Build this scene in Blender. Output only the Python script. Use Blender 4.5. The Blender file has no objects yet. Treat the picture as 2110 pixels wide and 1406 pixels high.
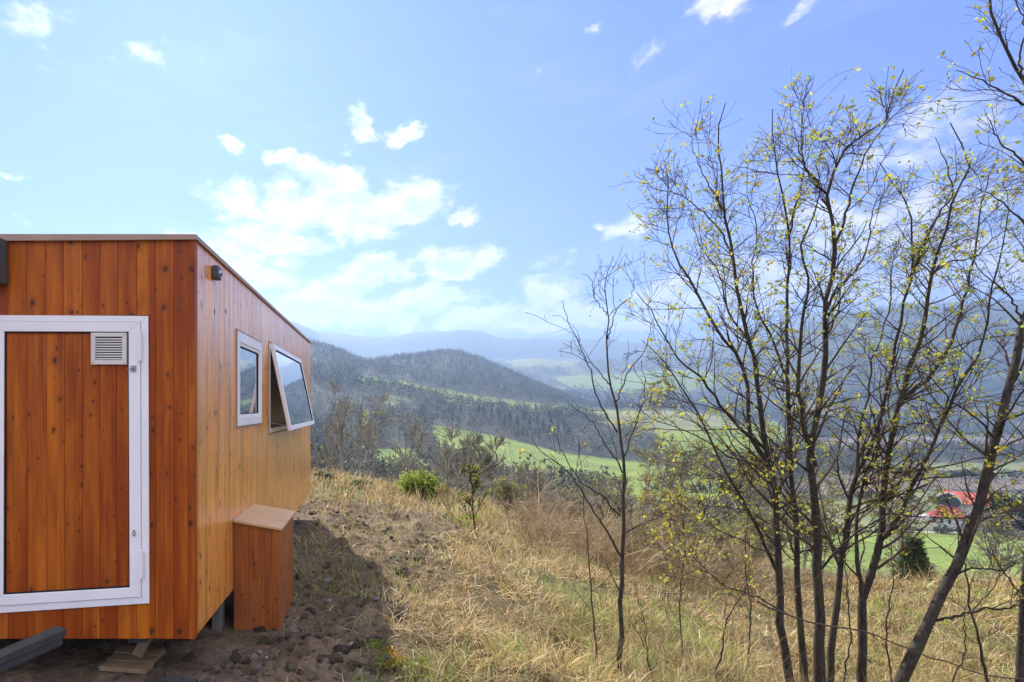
import bpy, math, numpy as np
from mathutils import Vector
rng = np.random.default_rng(7)
F = 1055.0; U0, V0, CZ = 782.0, 836.0, 1.83
SC = bpy.context.scene; COL = SC.collection
def P(u, v, Y): return ((u-U0)/F*Y, Y, CZ-(v-V0)/F*Y)
# ---------------------------------------------------------------- materials
def new_mat(name):
    m = bpy.data.materials.new(name); m.use_nodes = True
    nt = m.node_tree; nt.nodes.clear()
    return m, nt
def N(nt, typ, ins=None, **kw):
    n = nt.nodes.new(typ)
    for k, v in kw.items(): setattr(n, k, v)
    for k, v in (ins or {}).items():
        s = n.inputs[k]
        if hasattr(v, 'outputs'): nt.links.new(v.outputs[0], s)
        elif isinstance(v, bpy.types.NodeSocket): nt.links.new(v, s)
        else: s.default_value = v
    return n
def M(nt, op, a, b=None, c=None, clamp=False):
    ins = {0: a}
    if b is not None: ins[1] = b
    if c is not None: ins[2] = c
    return N(nt, 'ShaderNodeMath', ins, operation=op, use_clamp=clamp)
def VM(nt, op, a, b=None, s=None):
    n = N(nt, 'ShaderNodeVectorMath', {0: a} if b is None else {0: a, 1: b}, operation=op)
    if s is not None: n.inputs['Scale'].default_value = s
    return n
def ramp(nt, fac, stops, interp='LINEAR'):
    n = N(nt, 'ShaderNodeValToRGB', {0: fac}); e = n.color_ramp; e.interpolation = interp
    while len(e.elements) > 1: e.elements.remove(e.elements[-1])
    for i, (p, c) in enumerate(stops):
        if not isinstance(c, tuple): c = (c, c, c)
        x = e.elements[0] if i == 0 else e.elements.new(p)
        x.position = p; x.color = (*c[:3], 1)
    return n
def mixc(nt, fac, a, b, blend='MIX'):
    n = nt.nodes.new('ShaderNodeMix'); n.data_type = 'RGBA'; n.blend_type = blend
    for i, v in ((0, fac), (6, a), (7, b)):
        s = n.inputs[i]
        if isinstance(v, bpy.types.NodeSocket): nt.links.new(v, s)
        elif hasattr(v, 'outputs'):
            nt.links.new(v.outputs[2] if v.bl_idname == 'ShaderNodeMix' else v.outputs[0], s)
        else: s.default_value = (*v, 1) if isinstance(v, tuple) else v
    return n.outputs[2]
def out(nt, sh): N(nt, 'ShaderNodeOutputMaterial', {'Surface': sh})
def noise(nt, vec, scale, detail=4, rough=.55):
    return N(nt, 'ShaderNodeTexNoise', {'Vector': vec, 'Scale': scale, 'Detail': detail, 'Roughness': rough})
def mapped(nt, vec, sc): return N(nt, 'ShaderNodeMapping', {'Vector': vec, 'Scale': sc})
def simple(name, col, rough=.5, metal=0., var=.12, scale=8., bump=.0, spec=.5):
    m, nt = new_mat(name)
    tc = N(nt, 'ShaderNodeTexCoord')
    n = noise(nt, tc.outputs['Object'], scale, 5)
    r = ramp(nt, n, [(.3, tuple(c*(1-var) for c in col)), (.7, tuple(min(1, c*(1+var)) for c in col))])
    b = N(nt, 'ShaderNodeBsdfPrincipled', {'Base Color': r, 'Metallic': metal, 'Specular IOR Level': spec})
    rr = ramp(nt, n, [(.3, max(0, rough-.08)), (.7, min(1, rough+.08))])
    nt.links.new(rr.outputs[0], b.inputs['Roughness'])
    if bump:
        bp = N(nt, 'ShaderNodeBump', {'Height': noise(nt, tc.outputs['Object'], scale*6, 6), 'Strength': bump, 'Distance': .01})
        nt.links.new(bp.outputs[0], b.inputs['Normal'])
    out(nt, b); return m
def wood(name, light=1.0, hue=(1, 1, 1), rough=.42, knots=True, coat=.25, spec=.2, fade=0., fcol=(.62, .40, .26)):
    m, nt = new_mat(name)
    geo = N(nt, 'ShaderNodeNewGeometry'); rnd = geo.outputs['Random Per Island']
    sep = N(nt, 'ShaderNodeSeparateXYZ', {0: geo.outputs['Position']})
    w = M(nt, 'ADD', sep.outputs[0], sep.outputs[1])
    off = M(nt, 'MULTIPLY', rnd, 37.)
    z = M(nt, 'ADD', sep.outputs[2], off)
    v = N(nt, 'ShaderNodeCombineXYZ', {0: w, 1: z, 2: off})
    vk = N(nt, 'ShaderNodeCombineXYZ', {0: M(nt, 'ADD', M(nt, 'MULTIPLY', w, 1.), off), 1: M(nt, 'MULTIPLY', z, .75), 2: 0.})
    warp = noise(nt, vk, 9., 2)
    vkw = VM(nt, 'ADD', vk, VM(nt, 'SCALE', VM(nt, 'SUBTRACT', warp.outputs['Color'], (.5, .5, .5)), s=.035))
    def knotlayer(sc, rad, prob):
        vo = N(nt, 'ShaderNodeTexVoronoi', {'Vector': vkw, 'Scale': sc, 'Randomness': 1.}, voronoi_dimensions='2D')
        sc_ = N(nt, 'ShaderNodeSeparateColor', {0: vo.outputs['Color']})
        on = M(nt, 'LESS_THAN', sc_.outputs[0], prob)
        rr = M(nt, 'MULTIPLY_ADD', sc_.outputs[1], rad, rad*.45)
        q = M(nt, 'DIVIDE', vo.outputs['Distance'], rr)
        kk = N(nt, 'ShaderNodeMapRange', {0: q, 1: .55, 2: 1.25, 3: 1., 4: 0.})
        halo = N(nt, 'ShaderNodeMapRange', {0: q, 1: 1., 2: 3.6, 3: 1., 4: 0.}, interpolation_type='SMOOTHSTEP')
        return M(nt, 'MULTIPLY', kk, on), M(nt, 'MULTIPLY', halo, on), q
    k1, h1, q1 = knotlayer(6.8, .085, .34)
    k2, h2, q2 = knotlayer(14., .10, .22)
    k3, h3, q3 = knotlayer(26., .06, .10)
    # rings of grain, bent around knots
    gx = M(nt, 'ADD', w, M(nt, 'MULTIPLY', h1, .012))
    gv = N(nt, 'ShaderNodeCombineXYZ', {0: M(nt, 'MULTIPLY', gx, 70.), 1: M(nt, 'MULTIPLY', z, 1.6), 2: off})
    g1 = noise(nt, gv, 1., 5, .6)
    g2 = noise(nt, mapped(nt, v, (9., .9, 1.)), 1., 4, .6)
    g3 = noise(nt, mapped(nt, v, (260., 7., 1.)), 1., 2, .5)
    base = ramp(nt, rnd, [(0, (.31, .058, .007)), (.2, (.37, .073, .007)), (.45, (.33, .062, .006)), (.7, (.42, .092, .009)), (1, (.54, .145, .011))])
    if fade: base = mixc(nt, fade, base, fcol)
    c = mixc(nt, M(nt, 'MULTIPLY', ramp(nt, g1, [(.38, 0.), (.66, 1.)]), .55), base, (.24, .035, .005))
    c = mixc(nt, ramp(nt, g2, [(.45, 0.), (.75, .65)]), c, (.74, .22, .014))
    c = mixc(nt, ramp(nt, noise(nt, mapped(nt, v, (5., 1.1, 1.)), 1.7, 3), [(.55, 0.), (.75, .5)]), c, (.17, .03, .007))
    c = mixc(nt, M(nt, 'MULTIPLY', ramp(nt, g3, [(.5, 0.), (.8, 1.)]), .25), c, (.14, .04, .015))
    if knots:
        c = mixc(nt, M(nt, 'MULTIPLY', h1, .3), c, (.17, .04, .012))
        for k, a in ((k1, .78), (k2, .7), (k3, .7)):
            c = mixc(nt, M(nt, 'MULTIPLY', k, a, clamp=True), c, (.035, .016, .012))
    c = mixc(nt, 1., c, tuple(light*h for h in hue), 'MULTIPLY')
    c = mixc(nt, ramp(nt, noise(nt, mapped(nt, v, (14., .5, 1.)), 1., 5, .65), [(.5, 0.), (.72, .6)]), c, (.13, .03, .012))
    ro = ramp(nt, g2, [(.3, rough-.1), (.7, rough+.12)])
    bh = M(nt, 'ADD', M(nt, 'MULTIPLY', g1, .5), M(nt, 'MULTIPLY', g3, .5))
    bp = N(nt, 'ShaderNodeBump', {'Height': bh, 'Strength': .35, 'Distance': .004})
    b = N(nt, 'ShaderNodeBsdfPrincipled', {'Base Color': c, 'Roughness': ro, 'Normal': bp, 'Coat Weight': coat, 'Coat Roughness': .22, 'Specular IOR Level': spec})
    out(nt, b); return m
def attr_mat(name, rough=.9, trans=0., var=.35, scale=3., bump=0., bscale=20., spec=.2, two=False):
    m, nt = new_mat(name)
    a = N(nt, 'ShaderNodeAttribute', attribute_name='col')
    geo = N(nt, 'ShaderNodeNewGeometry')
    n = noise(nt, geo.outputs['Position'], scale, 6, .65)
    k = ramp(nt, n, [(.25, 1-var), (.75, 1+var)])
    c = mixc(nt, 1., a.outputs['Color'], k, 'MULTIPLY')
    b = N(nt, 'ShaderNodeBsdfPrincipled', {'Base Color': c, 'Roughness': rough, 'Specular IOR Level': spec})
    sh = b
    if bump:
        bp = N(nt, 'ShaderNodeBump', {'Height': noise(nt, geo.outputs['Position'], bscale, 8, .7), 'Strength': bump, 'Distance': .05})
        nt.links.new(bp.outputs[0], b.inputs['Normal'])
    if trans:
        t = N(nt, 'ShaderNodeBsdfTranslucent', {'Color': c})
        sh = N(nt, 'ShaderNodeMixShader', {0: trans, 1: b.outputs[0], 2: t.outputs[0]})
    out(nt, sh); return m
# ---------------------------------------------------------------- mesh helpers
def thing(name, label, cat, loc, group=None):
    o = bpy.data.objects.new(name, None); COL.objects.link(o); o.location = loc
    o.empty_display_size = .1
    return tag(o, label, cat, group)
def tag(o, label=None, cat=None, group=None, kind=None):
    for k, v in (('label', label), ('category', cat), ('group', group), ('kind', kind)):
        if v: o[k] = v
    return o
def base_of(p):
    b = Vector((0, 0, 0))
    while p is not None: b += p.location; p = p.parent
    return np.array(b)
def mesh_np(name, V, Fq, mat, parent=None, col=None, smooth=False, loc=None):
    V = np.asarray(V, dtype=np.float64); Fq = np.asarray(Fq, dtype=np.int32)
    b = base_of(parent)
    if loc is not None: b = b + np.array(loc)
    me = bpy.data.meshes.new(name)
    k = Fq.shape[1]
    me.vertices.add(len(V)); me.vertices.foreach_set('co', (V-b).astype(np.float32).ravel())
    me.loops.add(Fq.size); me.loops.foreach_set('vertex_index', Fq.ravel())
    me.polygons.add(len(Fq)); me.polygons.foreach_set('loop_start', np.arange(0, Fq.size, k, dtype=np.int32))
    me.polygons.foreach_set('use_smooth', np.full(len(Fq), smooth))
    me.update(calc_edges=True)
    if col is not None:
        a = me.color_attributes.new('col', 'FLOAT_COLOR', 'POINT')
        cc = np.ones((len(V), 4), np.float32); cc[:, :3] = col
        a.data.foreach_set('color', cc.ravel())
    me.materials.append(mat)
    o = bpy.data.objects.new(name, me); COL.objects.link(o)
    o.parent = parent
    if loc is not None: o.location = loc
    return o
class B:
    """collects bevelled boxes / prisms / tubes into one mesh"""
    def __init__(s): s.v = []; s.f = []
    def add(s, vs, fs):
        k = len(s.v); s.v += [tuple(x) for x in vs]; s.f += [tuple(i+k for i in f) for f in fs]; return s
    def box(s, x0, x1, y0, y1, z0, z1):
        vs = [(x, y, z) for x in (x0, x1) for y in (y0, y1) for z in (z0, z1)]
        return s.add(vs, [(0, 1, 3, 2), (4, 6, 7, 5), (0, 4, 5, 1), (2, 3, 7, 6), (0, 2, 6, 4), (1, 5, 7, 3)])
    def hexa(s, bot, top):
        return s.add(list(bot)+list(top), [(3, 2, 1, 0), (4, 5, 6, 7), (0, 1, 5, 4), (1, 2, 6, 5), (2, 3, 7, 6), (3, 0, 4, 7)])
    def beam(s, a, b, w, h, up=(0, 0, 1)):
        a = Vector(a); b = Vector(b); t = (b-a).normalized(); r = t.cross(Vector(up)).normalized(); u = r.cross(t)
        q = [(-.5, -.5), (.5, -.5), (.5, .5), (-.5, .5)]
        return s.hexa([a+r*w*x+u*h*y for x, y in q], [b+r*w*x+u*h*y for x, y in q])
    def cyl(s, a, b, r0, r1=None, k=16):
        r1 = r0 if r1 is None else r1
        a = Vector(a); b = Vector(b); t = (b-a).normalized()
        r = t.orthogonal().normalized(); u = t.cross(r)
        ring = lambda c, R: [c+(r*math.cos(i*math.tau/k)+u*math.sin(i*math.tau/k))*R for i in range(k)]
        vs = ring(a, r0)+ring(b, r1)
        return s.add(vs, [(i, (i+1) % k, (i+1) % k+k, i+k) for i in range(k)]+[tuple(range(k))[::-1], tuple(range(k, 2*k))])
    def prism_x(s, prof, x0, x1):
        k = len(prof)
        vs = [(x0, y, z) for y, z in prof]+[(x1, y, z) for y, z in prof]
        return s.add(vs, [(i, (i+1) % k, (i+1) % k+k, i+k) for i in range(k)]+[tuple(range(k))[::-1], tuple(range(k, 2*k))])
    def build(s, name, mat, parent=None, bevel=0., smooth=False, seg=2):
        b = base_of(parent)
        me = bpy.data.meshes.new(name)
        me.from_pydata([tuple(np.array(v)-b) for v in s.v], [], s.f); me.update()
        me.materials.append(mat)
        o = bpy.data.objects.new(name, me); COL.objects.link(o); o.parent = parent
        import bmesh
        bm = bmesh.new(); bm.from_mesh(me); bmesh.ops.recalc_face_normals(bm, faces=bm.faces)
        bm.to_mesh(me); bm.free()
        if smooth:
            for p in me.polygons: p.use_smooth = True
        if bevel:
            md = o.modifiers.new('bevel', 'BEVEL'); md.width = bevel; md.segments = seg; md.limit_method = 'ANGLE'; md.angle_limit = .6
        return o
# ---------------------------------------------------------------- noise (numpy)
def _hash(ix, iy, seed):
    h = (ix.astype(np.int64)*374761393+iy.astype(np.int64)*668265263+seed*982451653) & 0x7fffffff
    h = (h ^ (h >> 13))*1274126177 & 0x7fffffff
    h = (h ^ (h >> 16)) & 0xffffff
    return h/float(0xffffff)
def vnoise(x, y, seed=0):
    ix = np.floor(x); iy = np.floor(y); fx = x-ix; fy = y-iy
    fx = fx*fx*(3-2*fx); fy = fy*fy*(3-2*fy)
    a = _hash(ix, iy, seed); b = _hash(ix+1, iy, seed); c = _hash(ix, iy+1, seed); d = _hash(ix+1, iy+1, seed)
    return (a*(1-fx)+b*fx)*(1-fy)+(c*(1-fx)+d*fx)*fy-.5
def fbm(x, y, seed=0, o=4, g=.5):
    s = 0; a = 1.; t = 0
    for i in range(o):
        s = s+a*vnoise(x*2**i+i*17.3, y*2**i-i*9.1, seed+i); t += a; a *= g
    return s/t
def sst(x, a, b):
    t = np.clip((x-a)/(b-a), 0, 1); return t*t*(3-2*t)
def pchip(x, y, xq):
    x = np.asarray(x, float); y = np.asarray(y, float)
    h = np.diff(x); d = np.diff(y)/h
    m = np.zeros_like(y)
    w1 = 2*h[1:]+h[:-1]; w2 = h[1:]+2*h[:-1]
    ok = d[:-1]*d[1:] > 0
    with np.errstate(divide='ignore', invalid='ignore'):
        m[1:-1] = np.where(ok, (w1+w2)/(w1/d[:-1]+w2/d[1:]), 0)
    m[0] = d[0]; m[-1] = d[-1]
    i = np.clip(np.searchsorted(x, xq)-1, 0, len(x)-2)
    t = np.clip((xq-x[i])/h[i], 0, 1)
    return ((2*t**3-3*t**2+1)*y[i]+(t**3-2*t**2+t)*h[i]*m[i]+(-2*t**3+3*t**2)*y[i+1]+(t**3-t**2)*h[i]*m[i+1])
# ---------------------------------------------------------------- terrain profile: distance and height of each fold of the land
UG = np.linspace(380, 2700, 700)
def cz(d): return pchip(list(d), list(d.values()), np.clip(UG, min(d), max(d)))
LAY = []   # (D(u), z(u)) relative to the eye
def lay_z(D, z): LAY.append((cz(D) if isinstance(D, dict) else np.full(len(UG), float(D)), cz(z)))
def lay_v(D, v):
    D = cz(D) if isinstance(D, dict) else np.full(len(UG), float(D)); LAY.append((D, -(cz(v)-V0)/F*D))
lay_z(.3, {380: -1.78, 2700: -1.85})
lay_z(2.2, {380: -1.83, 900: -1.83, 1300: -1.9, 1700: -2.05, 2110: -2.15, 2700: -2.2})
lay_z(4.4, {380: -1.83, 900: -1.83, 1100: -1.92, 1300: -2.12, 1500: -2.4, 1700: -2.72, 1900: -2.85, 2110: -2.95, 2700: -3.1})
lay_v({380: 15, 900: 14, 1100: 12, 1300: 10.5, 1500: 9.5, 1700: 8.5, 2110: 8, 2700: 8},
      {380: 978, 640: 985, 780: 1003, 900: 1026, 1000: 1052, 1100: 1090, 1200: 1130, 1300: 1168, 1400: 1192, 1500: 1207, 1700: 1226, 2110: 1245, 2700: 1255})
lay_z({380: 40, 2700: 40}, {380: -8, 900: -8.5, 1200: -10.5, 1400: -13.5, 1700: -16.5, 2110: -18.5, 2700: -19})
lay_v({380: 230, 1300: 230, 1600: 150, 1800: 110, 2700: 110}, {380: 955, 640: 965, 780: 985, 900: 1000, 1100: 1005, 1300: 1020, 1500: 1075, 1700: 1140, 1800: 1178, 2110: 1190, 2700: 1190})
lay_v({380: 420, 1300: 420, 1600: 300, 1800: 190, 2700: 190}, {380: 880, 640: 880, 780: 868, 860: 870, 900: 880, 1000: 900, 1100: 924, 1200: 945, 1300: 955, 1400: 955, 1500: 972, 1600: 1010, 1700: 1055, 1800: 1084, 2000: 1088, 2110: 1092, 2700: 1095})
lay_v({380: 700, 1300: 700, 1600: 550, 1800: 420, 2700: 420}, {380: 760, 640: 768, 740: 783, 830: 797, 900: 812, 1000: 830, 1100: 842, 1200: 852, 1300: 858, 1400: 864, 1500: 885, 1600: 910, 1700: 940, 1800: 968, 2000: 982, 2110: 985, 2700: 985})
lay_v({380: 1200, 2700: 1200}, {380: 700, 560: 716, 640: 720, 700: 734, 750: 754, 800: 748, 880: 738, 930: 734, 980: 745, 1030: 765, 1100: 795, 1170: 822, 1230: 836, 1300: 838, 1400: 840, 1500: 850, 1600: 862, 1700: 872, 1800: 876, 2110: 880, 2700: 880})
lay_v({380: 1600, 1500: 1600, 1750: 1300, 2700: 1300}, {380: 770, 900: 790, 1050: 825, 1100: 822, 1230: 812, 1400: 812, 1500: 825, 1600: 830, 1700: 812, 1800: 800, 2110: 795, 2700: 790})
lay_v({380: 2000, 1450: 2000, 1750: 1480, 2700: 1480}, {380: 775, 1000: 772, 1050: 768, 1150: 774, 1250: 776, 1350: 768, 1450: 765, 1550: 755, 1650: 745, 1700: 728, 1800: 708, 2110: 700, 2700: 690})
lay_v({380: 2500, 1450: 2500, 1700: 1800, 2700: 1700}, {380: 765, 950: 762, 1050: 748, 1100: 742, 1200: 750, 1300: 744, 1400: 742, 1500: 724, 1600: 700, 1700: 668, 1800: 644, 1850: 635, 1950: 636, 2050: 630, 2110: 632, 2400: 640, 2700: 660})
lay_v(2950, {380: 640, 560: 652, 605: 664, 635: 676, 665: 691, 700: 698, 730: 706, 770: 716, 830: 728, 900: 742, 1000: 765, 1300: 770, 1420: 735, 1500: 715, 1600: 700, 1700: 690, 2110: 690, 2700: 690})
lay_v(3600, {380: 640, 600: 680, 650: 688, 690: 690, 740: 698, 800: 697, 830: 691, 860: 686, 880: 684, 920: 683, 950: 679, 975: 681, 1000: 688, 1025: 696, 1060: 698, 1120: 697, 1150: 700, 1200: 698, 1260: 702, 1320: 706, 1400: 700, 1450: 704, 1500: 688, 1540: 676, 1580: 672, 1600: 678, 1640: 660, 1690: 640, 1732: 625, 1760: 633, 1800: 645, 1900: 655, 2110: 660, 2700: 650})
lay_v(4500, {380: 780, 2700: 780})
LD = np.linspace(math.log(.3), math.log(4500), 1500)
ZT = np.zeros((len(UG), len(LD)))
for i in range(len(UG)):
    ZT[i] = pchip([math.log(l[0][i]) for l in LAY], [l[1][i] for l in LAY], LD)
THL = math.atan((UG[0]-U0)/F); THR = math.atan((UG[-1]-U0)/F)
def _tab(u, ls):
    fi = np.clip((u-UG[0])/(UG[1]-UG[0]), 0, len(UG)-1.001); fj = np.clip((ls-LD[0])/(LD[1]-LD[0]), 0, len(LD)-1.001)
    i = fi.astype(int); j = fj.astype(int); a = fi-i; b = fj-j
    return (ZT[i, j]*(1-a)+ZT[i+1, j]*a)*(1-b)+(ZT[i, j+1]*(1-a)+ZT[i+1, j+1]*a)*b
def soil_mask(X, Y):      # churned bare soil beside the cabin
    e = .12+.35*fbm(X*1.1, Y*1.1, 31, 3)+sst(Y, 4.6, 6.5)*.55+sst(Y, 6.5, 9)*.75
    a = 1-sst(X, e-.1, e+.35)
    return a*(1-sst(Y, 10.2, 12.2))
def height(X, Y, fine=True):
    X = np.asarray(X, float); Y = np.asarray(Y, float)
    r = np.hypot(X, Y)+1e-6; th = np.arctan2(X, Y)
    tc = np.clip(th, THL, THR)
    z = _tab(U0+F*np.tan(tc), np.log(np.maximum(r*np.cos(tc), .3)))
    ab = np.abs(th); back = sst(ab, math.radians(110), math.radians(175))
    zb = .5*(_tab(U0+F*np.tan(np.full_like(tc, THL)), np.log(np.maximum(r*math.cos(THL), .3)))+_tab(U0+F*np.tan(np.full_like(tc, THR)), np.log(np.maximum(r*math.cos(THR), .3))))
    z = z*(1-back)+zb*back
    z = z+fbm(X/260, Y/260, 1, 4)*24*sst(r, 1400, 3200)+fbm(X/80, Y/80, 9, 3)*9*sst(r, 2300, 3300)+fbm(X/130, Y/130, 2, 3)*9*sst(r, 500, 1500)
    z = z+fbm(X/30, Y/30, 3, 3)*2.2*sst(r, 120, 500)+fbm(X/6, Y/6, 4, 3)*.35*sst(r, 14, 60)
    z = z+fbm(X/1.3, Y/1.3, 5, 3)*.10*sst(r, 2.5, 5)*(1-sst(r, 60, 200))
    if fine:
        s = soil_mask(X, Y)*(r < 16)
        q = fbm(X/.33, Y/.33, 6, 4, .6); q2 = np.abs(fbm(X/.16, Y/.12, 7, 3, .6))
        open_ = sst(X, -1.15, -.6)+sst(Y, 9, 9.6)
        z = z+(s*(.28*q+.16*q2)*np.clip(open_, .25, 1)+(1-s)*(.04*q+.17*fbm(X/.5, Y/.5, 8, 3)))*(r < 20)*sst(r, 1., 2.)
        # smooth pad under the box standing at the wall
        pad = sst(X, -1.5, -1.25)*(1-sst(X, -.82, -.55))*sst(Y, 3.9, 4.15)*(1-sst(Y, 4.9, 5.3))
        z = z*(1-pad)+(-1.835)*pad
    return z+CZ
def uvD(X, Y): return U0+F*X/np.maximum(Y, .01), Y
# ---------------------------------------------------------------- land cover
def inpoly(u, v, poly):
    n = len(poly); c = np.zeros(u.shape, bool)
    for i in range(n):
        x0, y0 = poly[i]; x1, y1 = poly[(i+1) % n]
        if y0 == y1: continue
        t = ((y0 > v) != (y1 > v)) & (u < (x1-x0)*(v-y0)/(y1-y0)+x0)
        c ^= t
    return c
G1 = (.165, .22, .04); G2 = (.155, .21, .045); G3 = (.19, .20, .08); BR = (.16, .13, .10); OL = (.16, .18, .08); WOOD = (.065, .068, .048)
FIELDS = [  # polygon of bearings/heights as seen from the cabin door, distance range, colour
 ([(890, 876), (960, 888), (1060, 903), (1150, 922), (1250, 944), (1330, 954), (1420, 968), (1520, 1010), (1420, 1035), (1250, 1025), (1100, 1012), (985, 985), (925, 955), (900, 920)], 225, 440, G1),
 ([(770, 925), (850, 925), (905, 975), (930, 1000), (800, 1000), (740, 960)], 200, 420, G2),
 ([(735, 772), (830, 786), (900, 800), (1000, 818), (1100, 832), (1230, 842), (1300, 846), (1300, 859), (1180, 853), (1080, 849), (960, 836), (850, 809), (740, 786)], 560, 900, G1),
 ([(1215, 846), (1400, 846), (1520, 862), (1500, 885), (1380, 900), (1260, 880), (1215, 862)], 480, 1150, G3),
 ([(1350, 895), (1450, 880), (1600, 870), (1640, 905), (1560, 950), (1430, 958), (1370, 940)], 350, 1150, G1),
 ([(1135, 778), (1250, 770), (1340, 764), (1450, 762), (1500, 790), (1420, 812), (1300, 808), (1180, 800)], 1350, 2600, G1),
 ([(1010, 736), (1100, 738), (1210, 742), (1180, 756), (1060, 758)], 1900, 3200, G3),
 ([(1460, 1190), (1460, 1095), (1700, 1098), (2700, 1100), (2700, 1200), (1700, 1210)], 95, 205, G2),
 ([(1560, 1060), (1720, 1030), (1850, 1010), (2700, 1010), (2700, 1092), (1700, 1094), (1580, 1090)], 150, 330, OL),
 ([(1640, 990), (1800, 975), (2000, 985), (2700, 985), (2700, 1010), (1850, 1010), (1700, 1020)], 260, 480, BR),
 ([(1780, 950), (2000, 955), (2700, 950), (2700, 985), (2000, 985), (1780, 972)], 380, 800, OL),
 ([(1650, 905), (1800, 900), (2700, 905), (2700, 935), (1900, 930), (1700, 930)], 500, 1150, BR),
 ([(1880, 762), (2000, 768), (2700, 762), (2700, 776), (2000, 780), (1900, 774)], 1100, 1700, G3),
 ([(1620, 835), (1800, 830), (1990, 842), (2700, 838), (2700, 858), (1850, 856), (1640, 850)], 1000, 1500, BR),
]
def cover(X, Y, Z):
    """colour and forest mask of far land"""
    Yc = np.maximum(Y, 1.); k = 7*fbm(X/(Yc*.05), Y/(Yc*.15), 11, 3)
    u = U0+F*X/Yc+k*1.6; v = V0-F*(Z-CZ)/Yc+k
    col = np.tile(np.array(WOOD), (len(X), 1)); wood_ = np.ones(len(X))
    for poly, d0, d1, c in FIELDS:
        m = inpoly(u, v, poly) & (Y > d0) & (Y < d1)
        strip = 1+.18*np.sign(fbm(X/60, Y/60, 12, 1))*np.abs(fbm(X/60, Y/60, 12, 2))*2
        col[m] = np.array(c)*strip[m][:, None]; wood_[m] = 0
    # open meadow patches on the wooded slopes
    n = fbm(X/(90+Yc*.03), Y/(160+Yc*.05), 14, 3)
    m = (wood_ > 0) & (n > .27) & (Yc > 300)
    col[m] = (.12, .14, .06); wood_[m] = .25
    return col, wood_
# ---------------------------------------------------------------- ground sheet
th_in = np.arctan((np.linspace(-60, 2330, 760)-U0)/F)
dth = th_in[1]-th_in[0]
rest = np.linspace(th_in[-1], th_in[0]+math.tau, 150)[1:-1]
TH = np.concatenate([th_in, rest])
RR = np.concatenate([np.geomspace(.4, 2.6, 14)[:-1], np.geomspace(2.6, 16, 360)[:-1], np.geomspace(16, 200, 110)[:-1], np.geomspace(200, 2400, 290)[:-1], np.geomspace(2400, 4600, 90)])
nt_, nr = len(TH), len(RR)
GX = np.sin(TH)[:, None]*RR[None]; GY = np.cos(TH)[:, None]*RR[None]
gx = GX.ravel(); gy = GY.ravel(); gz = height(gx, gy)
colr, wd = cover(gx, gy, gz)
r_ = np.hypot(gx, gy)
near = 1-sst(r_, 30, 90)
sm = soil_mask(gx, gy)
nn = fbm(gx/.5, gy/.5, 21, 4)[:, None]; n2 = fbm(gx/2.2, gy/2.2, 22, 3)[:, None]
soil = np.array((.185, .135, .088))*(1+nn*1.0)+np.clip(n2, 0, 1)*np.array((.02, .05, .0))
straw = np.array((.15, .115, .06))*(1+nn*.5)+np.clip(n2-.05, 0, 1)*np.array((-.1, .06, -.03))
nc = soil*sm[:, None]+straw*(1-sm[:, None])
far_scrub = np.array((.17, .155, .105))
midm = sst(r_, 14, 30)[:, None]
nc = nc*(1-midm)+far_scrub*(1+n2)*midm
colr = nc*near[:, None]+colr*(1-near[:, None])
# pale farm track across the valley floor
vv = V0-F*(gz-CZ)/np.maximum(gy, 1.)
trk = (np.abs(gy-186-6*np.sin(gx/40)) < 1.6) & (gx > 120)
colr[trk] = (.4, .37, .3)
idx = np.arange(nt_*nr).reshape(nt_, nr)
a = idx; b = np.roll(idx, -1, axis=0)
q = np.stack([a[:, :-1], a[:, 1:], b[:, 1:], b[:, :-1]], -1).reshape(-1, 4)
Vg = np.stack([gx, gy, gz], 1)
# centre cap
c0 = len(Vg); Vg = np.vstack([Vg, [[0, 0, CZ-1.78]]]); colr = np.vstack([colr, colr[:1]])
cap = np.stack([np.full(nt_, c0), idx[:, 0], np.roll(idx[:, 0], -1), np.roll(idx[:, 0], -1)], -1)
m_ground, nt = new_mat('ground')
at = N(nt, 'ShaderNodeAttribute', attribute_name='col'); geo = N(nt, 'ShaderNodeNewGeometry')
pos = geo.outputs['Position']
n1 = noise(nt, pos, .9, 10, .7); n2_ = noise(nt, pos, 14., 8, .7); n3 = noise(nt, pos, .03, 8, .65)
k = M(nt, 'MULTIPLY', ramp(nt, n1, [(.3, .65), (.7, 1.35)]), ramp(nt, n2_, [(.3, .6), (.7, 1.4)]))
k = M(nt, 'MULTIPLY', k, ramp(nt, n3, [(.3, .7), (.7, 1.3)]))
cg = mixc(nt, 1., at.outputs['Color'], k, 'MULTIPLY')
bpn = N(nt, 'ShaderNodeBump', {'Height': M(nt, 'ADD', n2_, noise(nt, pos, 55., 6, .7)), 'Strength': .7, 'Distance': .03})
out(nt, N(nt, 'ShaderNodeBsdfPrincipled', {'Base Color': cg, 'Roughness': .95, 'Specular IOR Level': .15, 'Normal': bpn}))
g = mesh_np('ground', Vg, q[:, ::-1], m_ground, col=colr, smooth=True)
tag(g, kind='structure')
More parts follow.
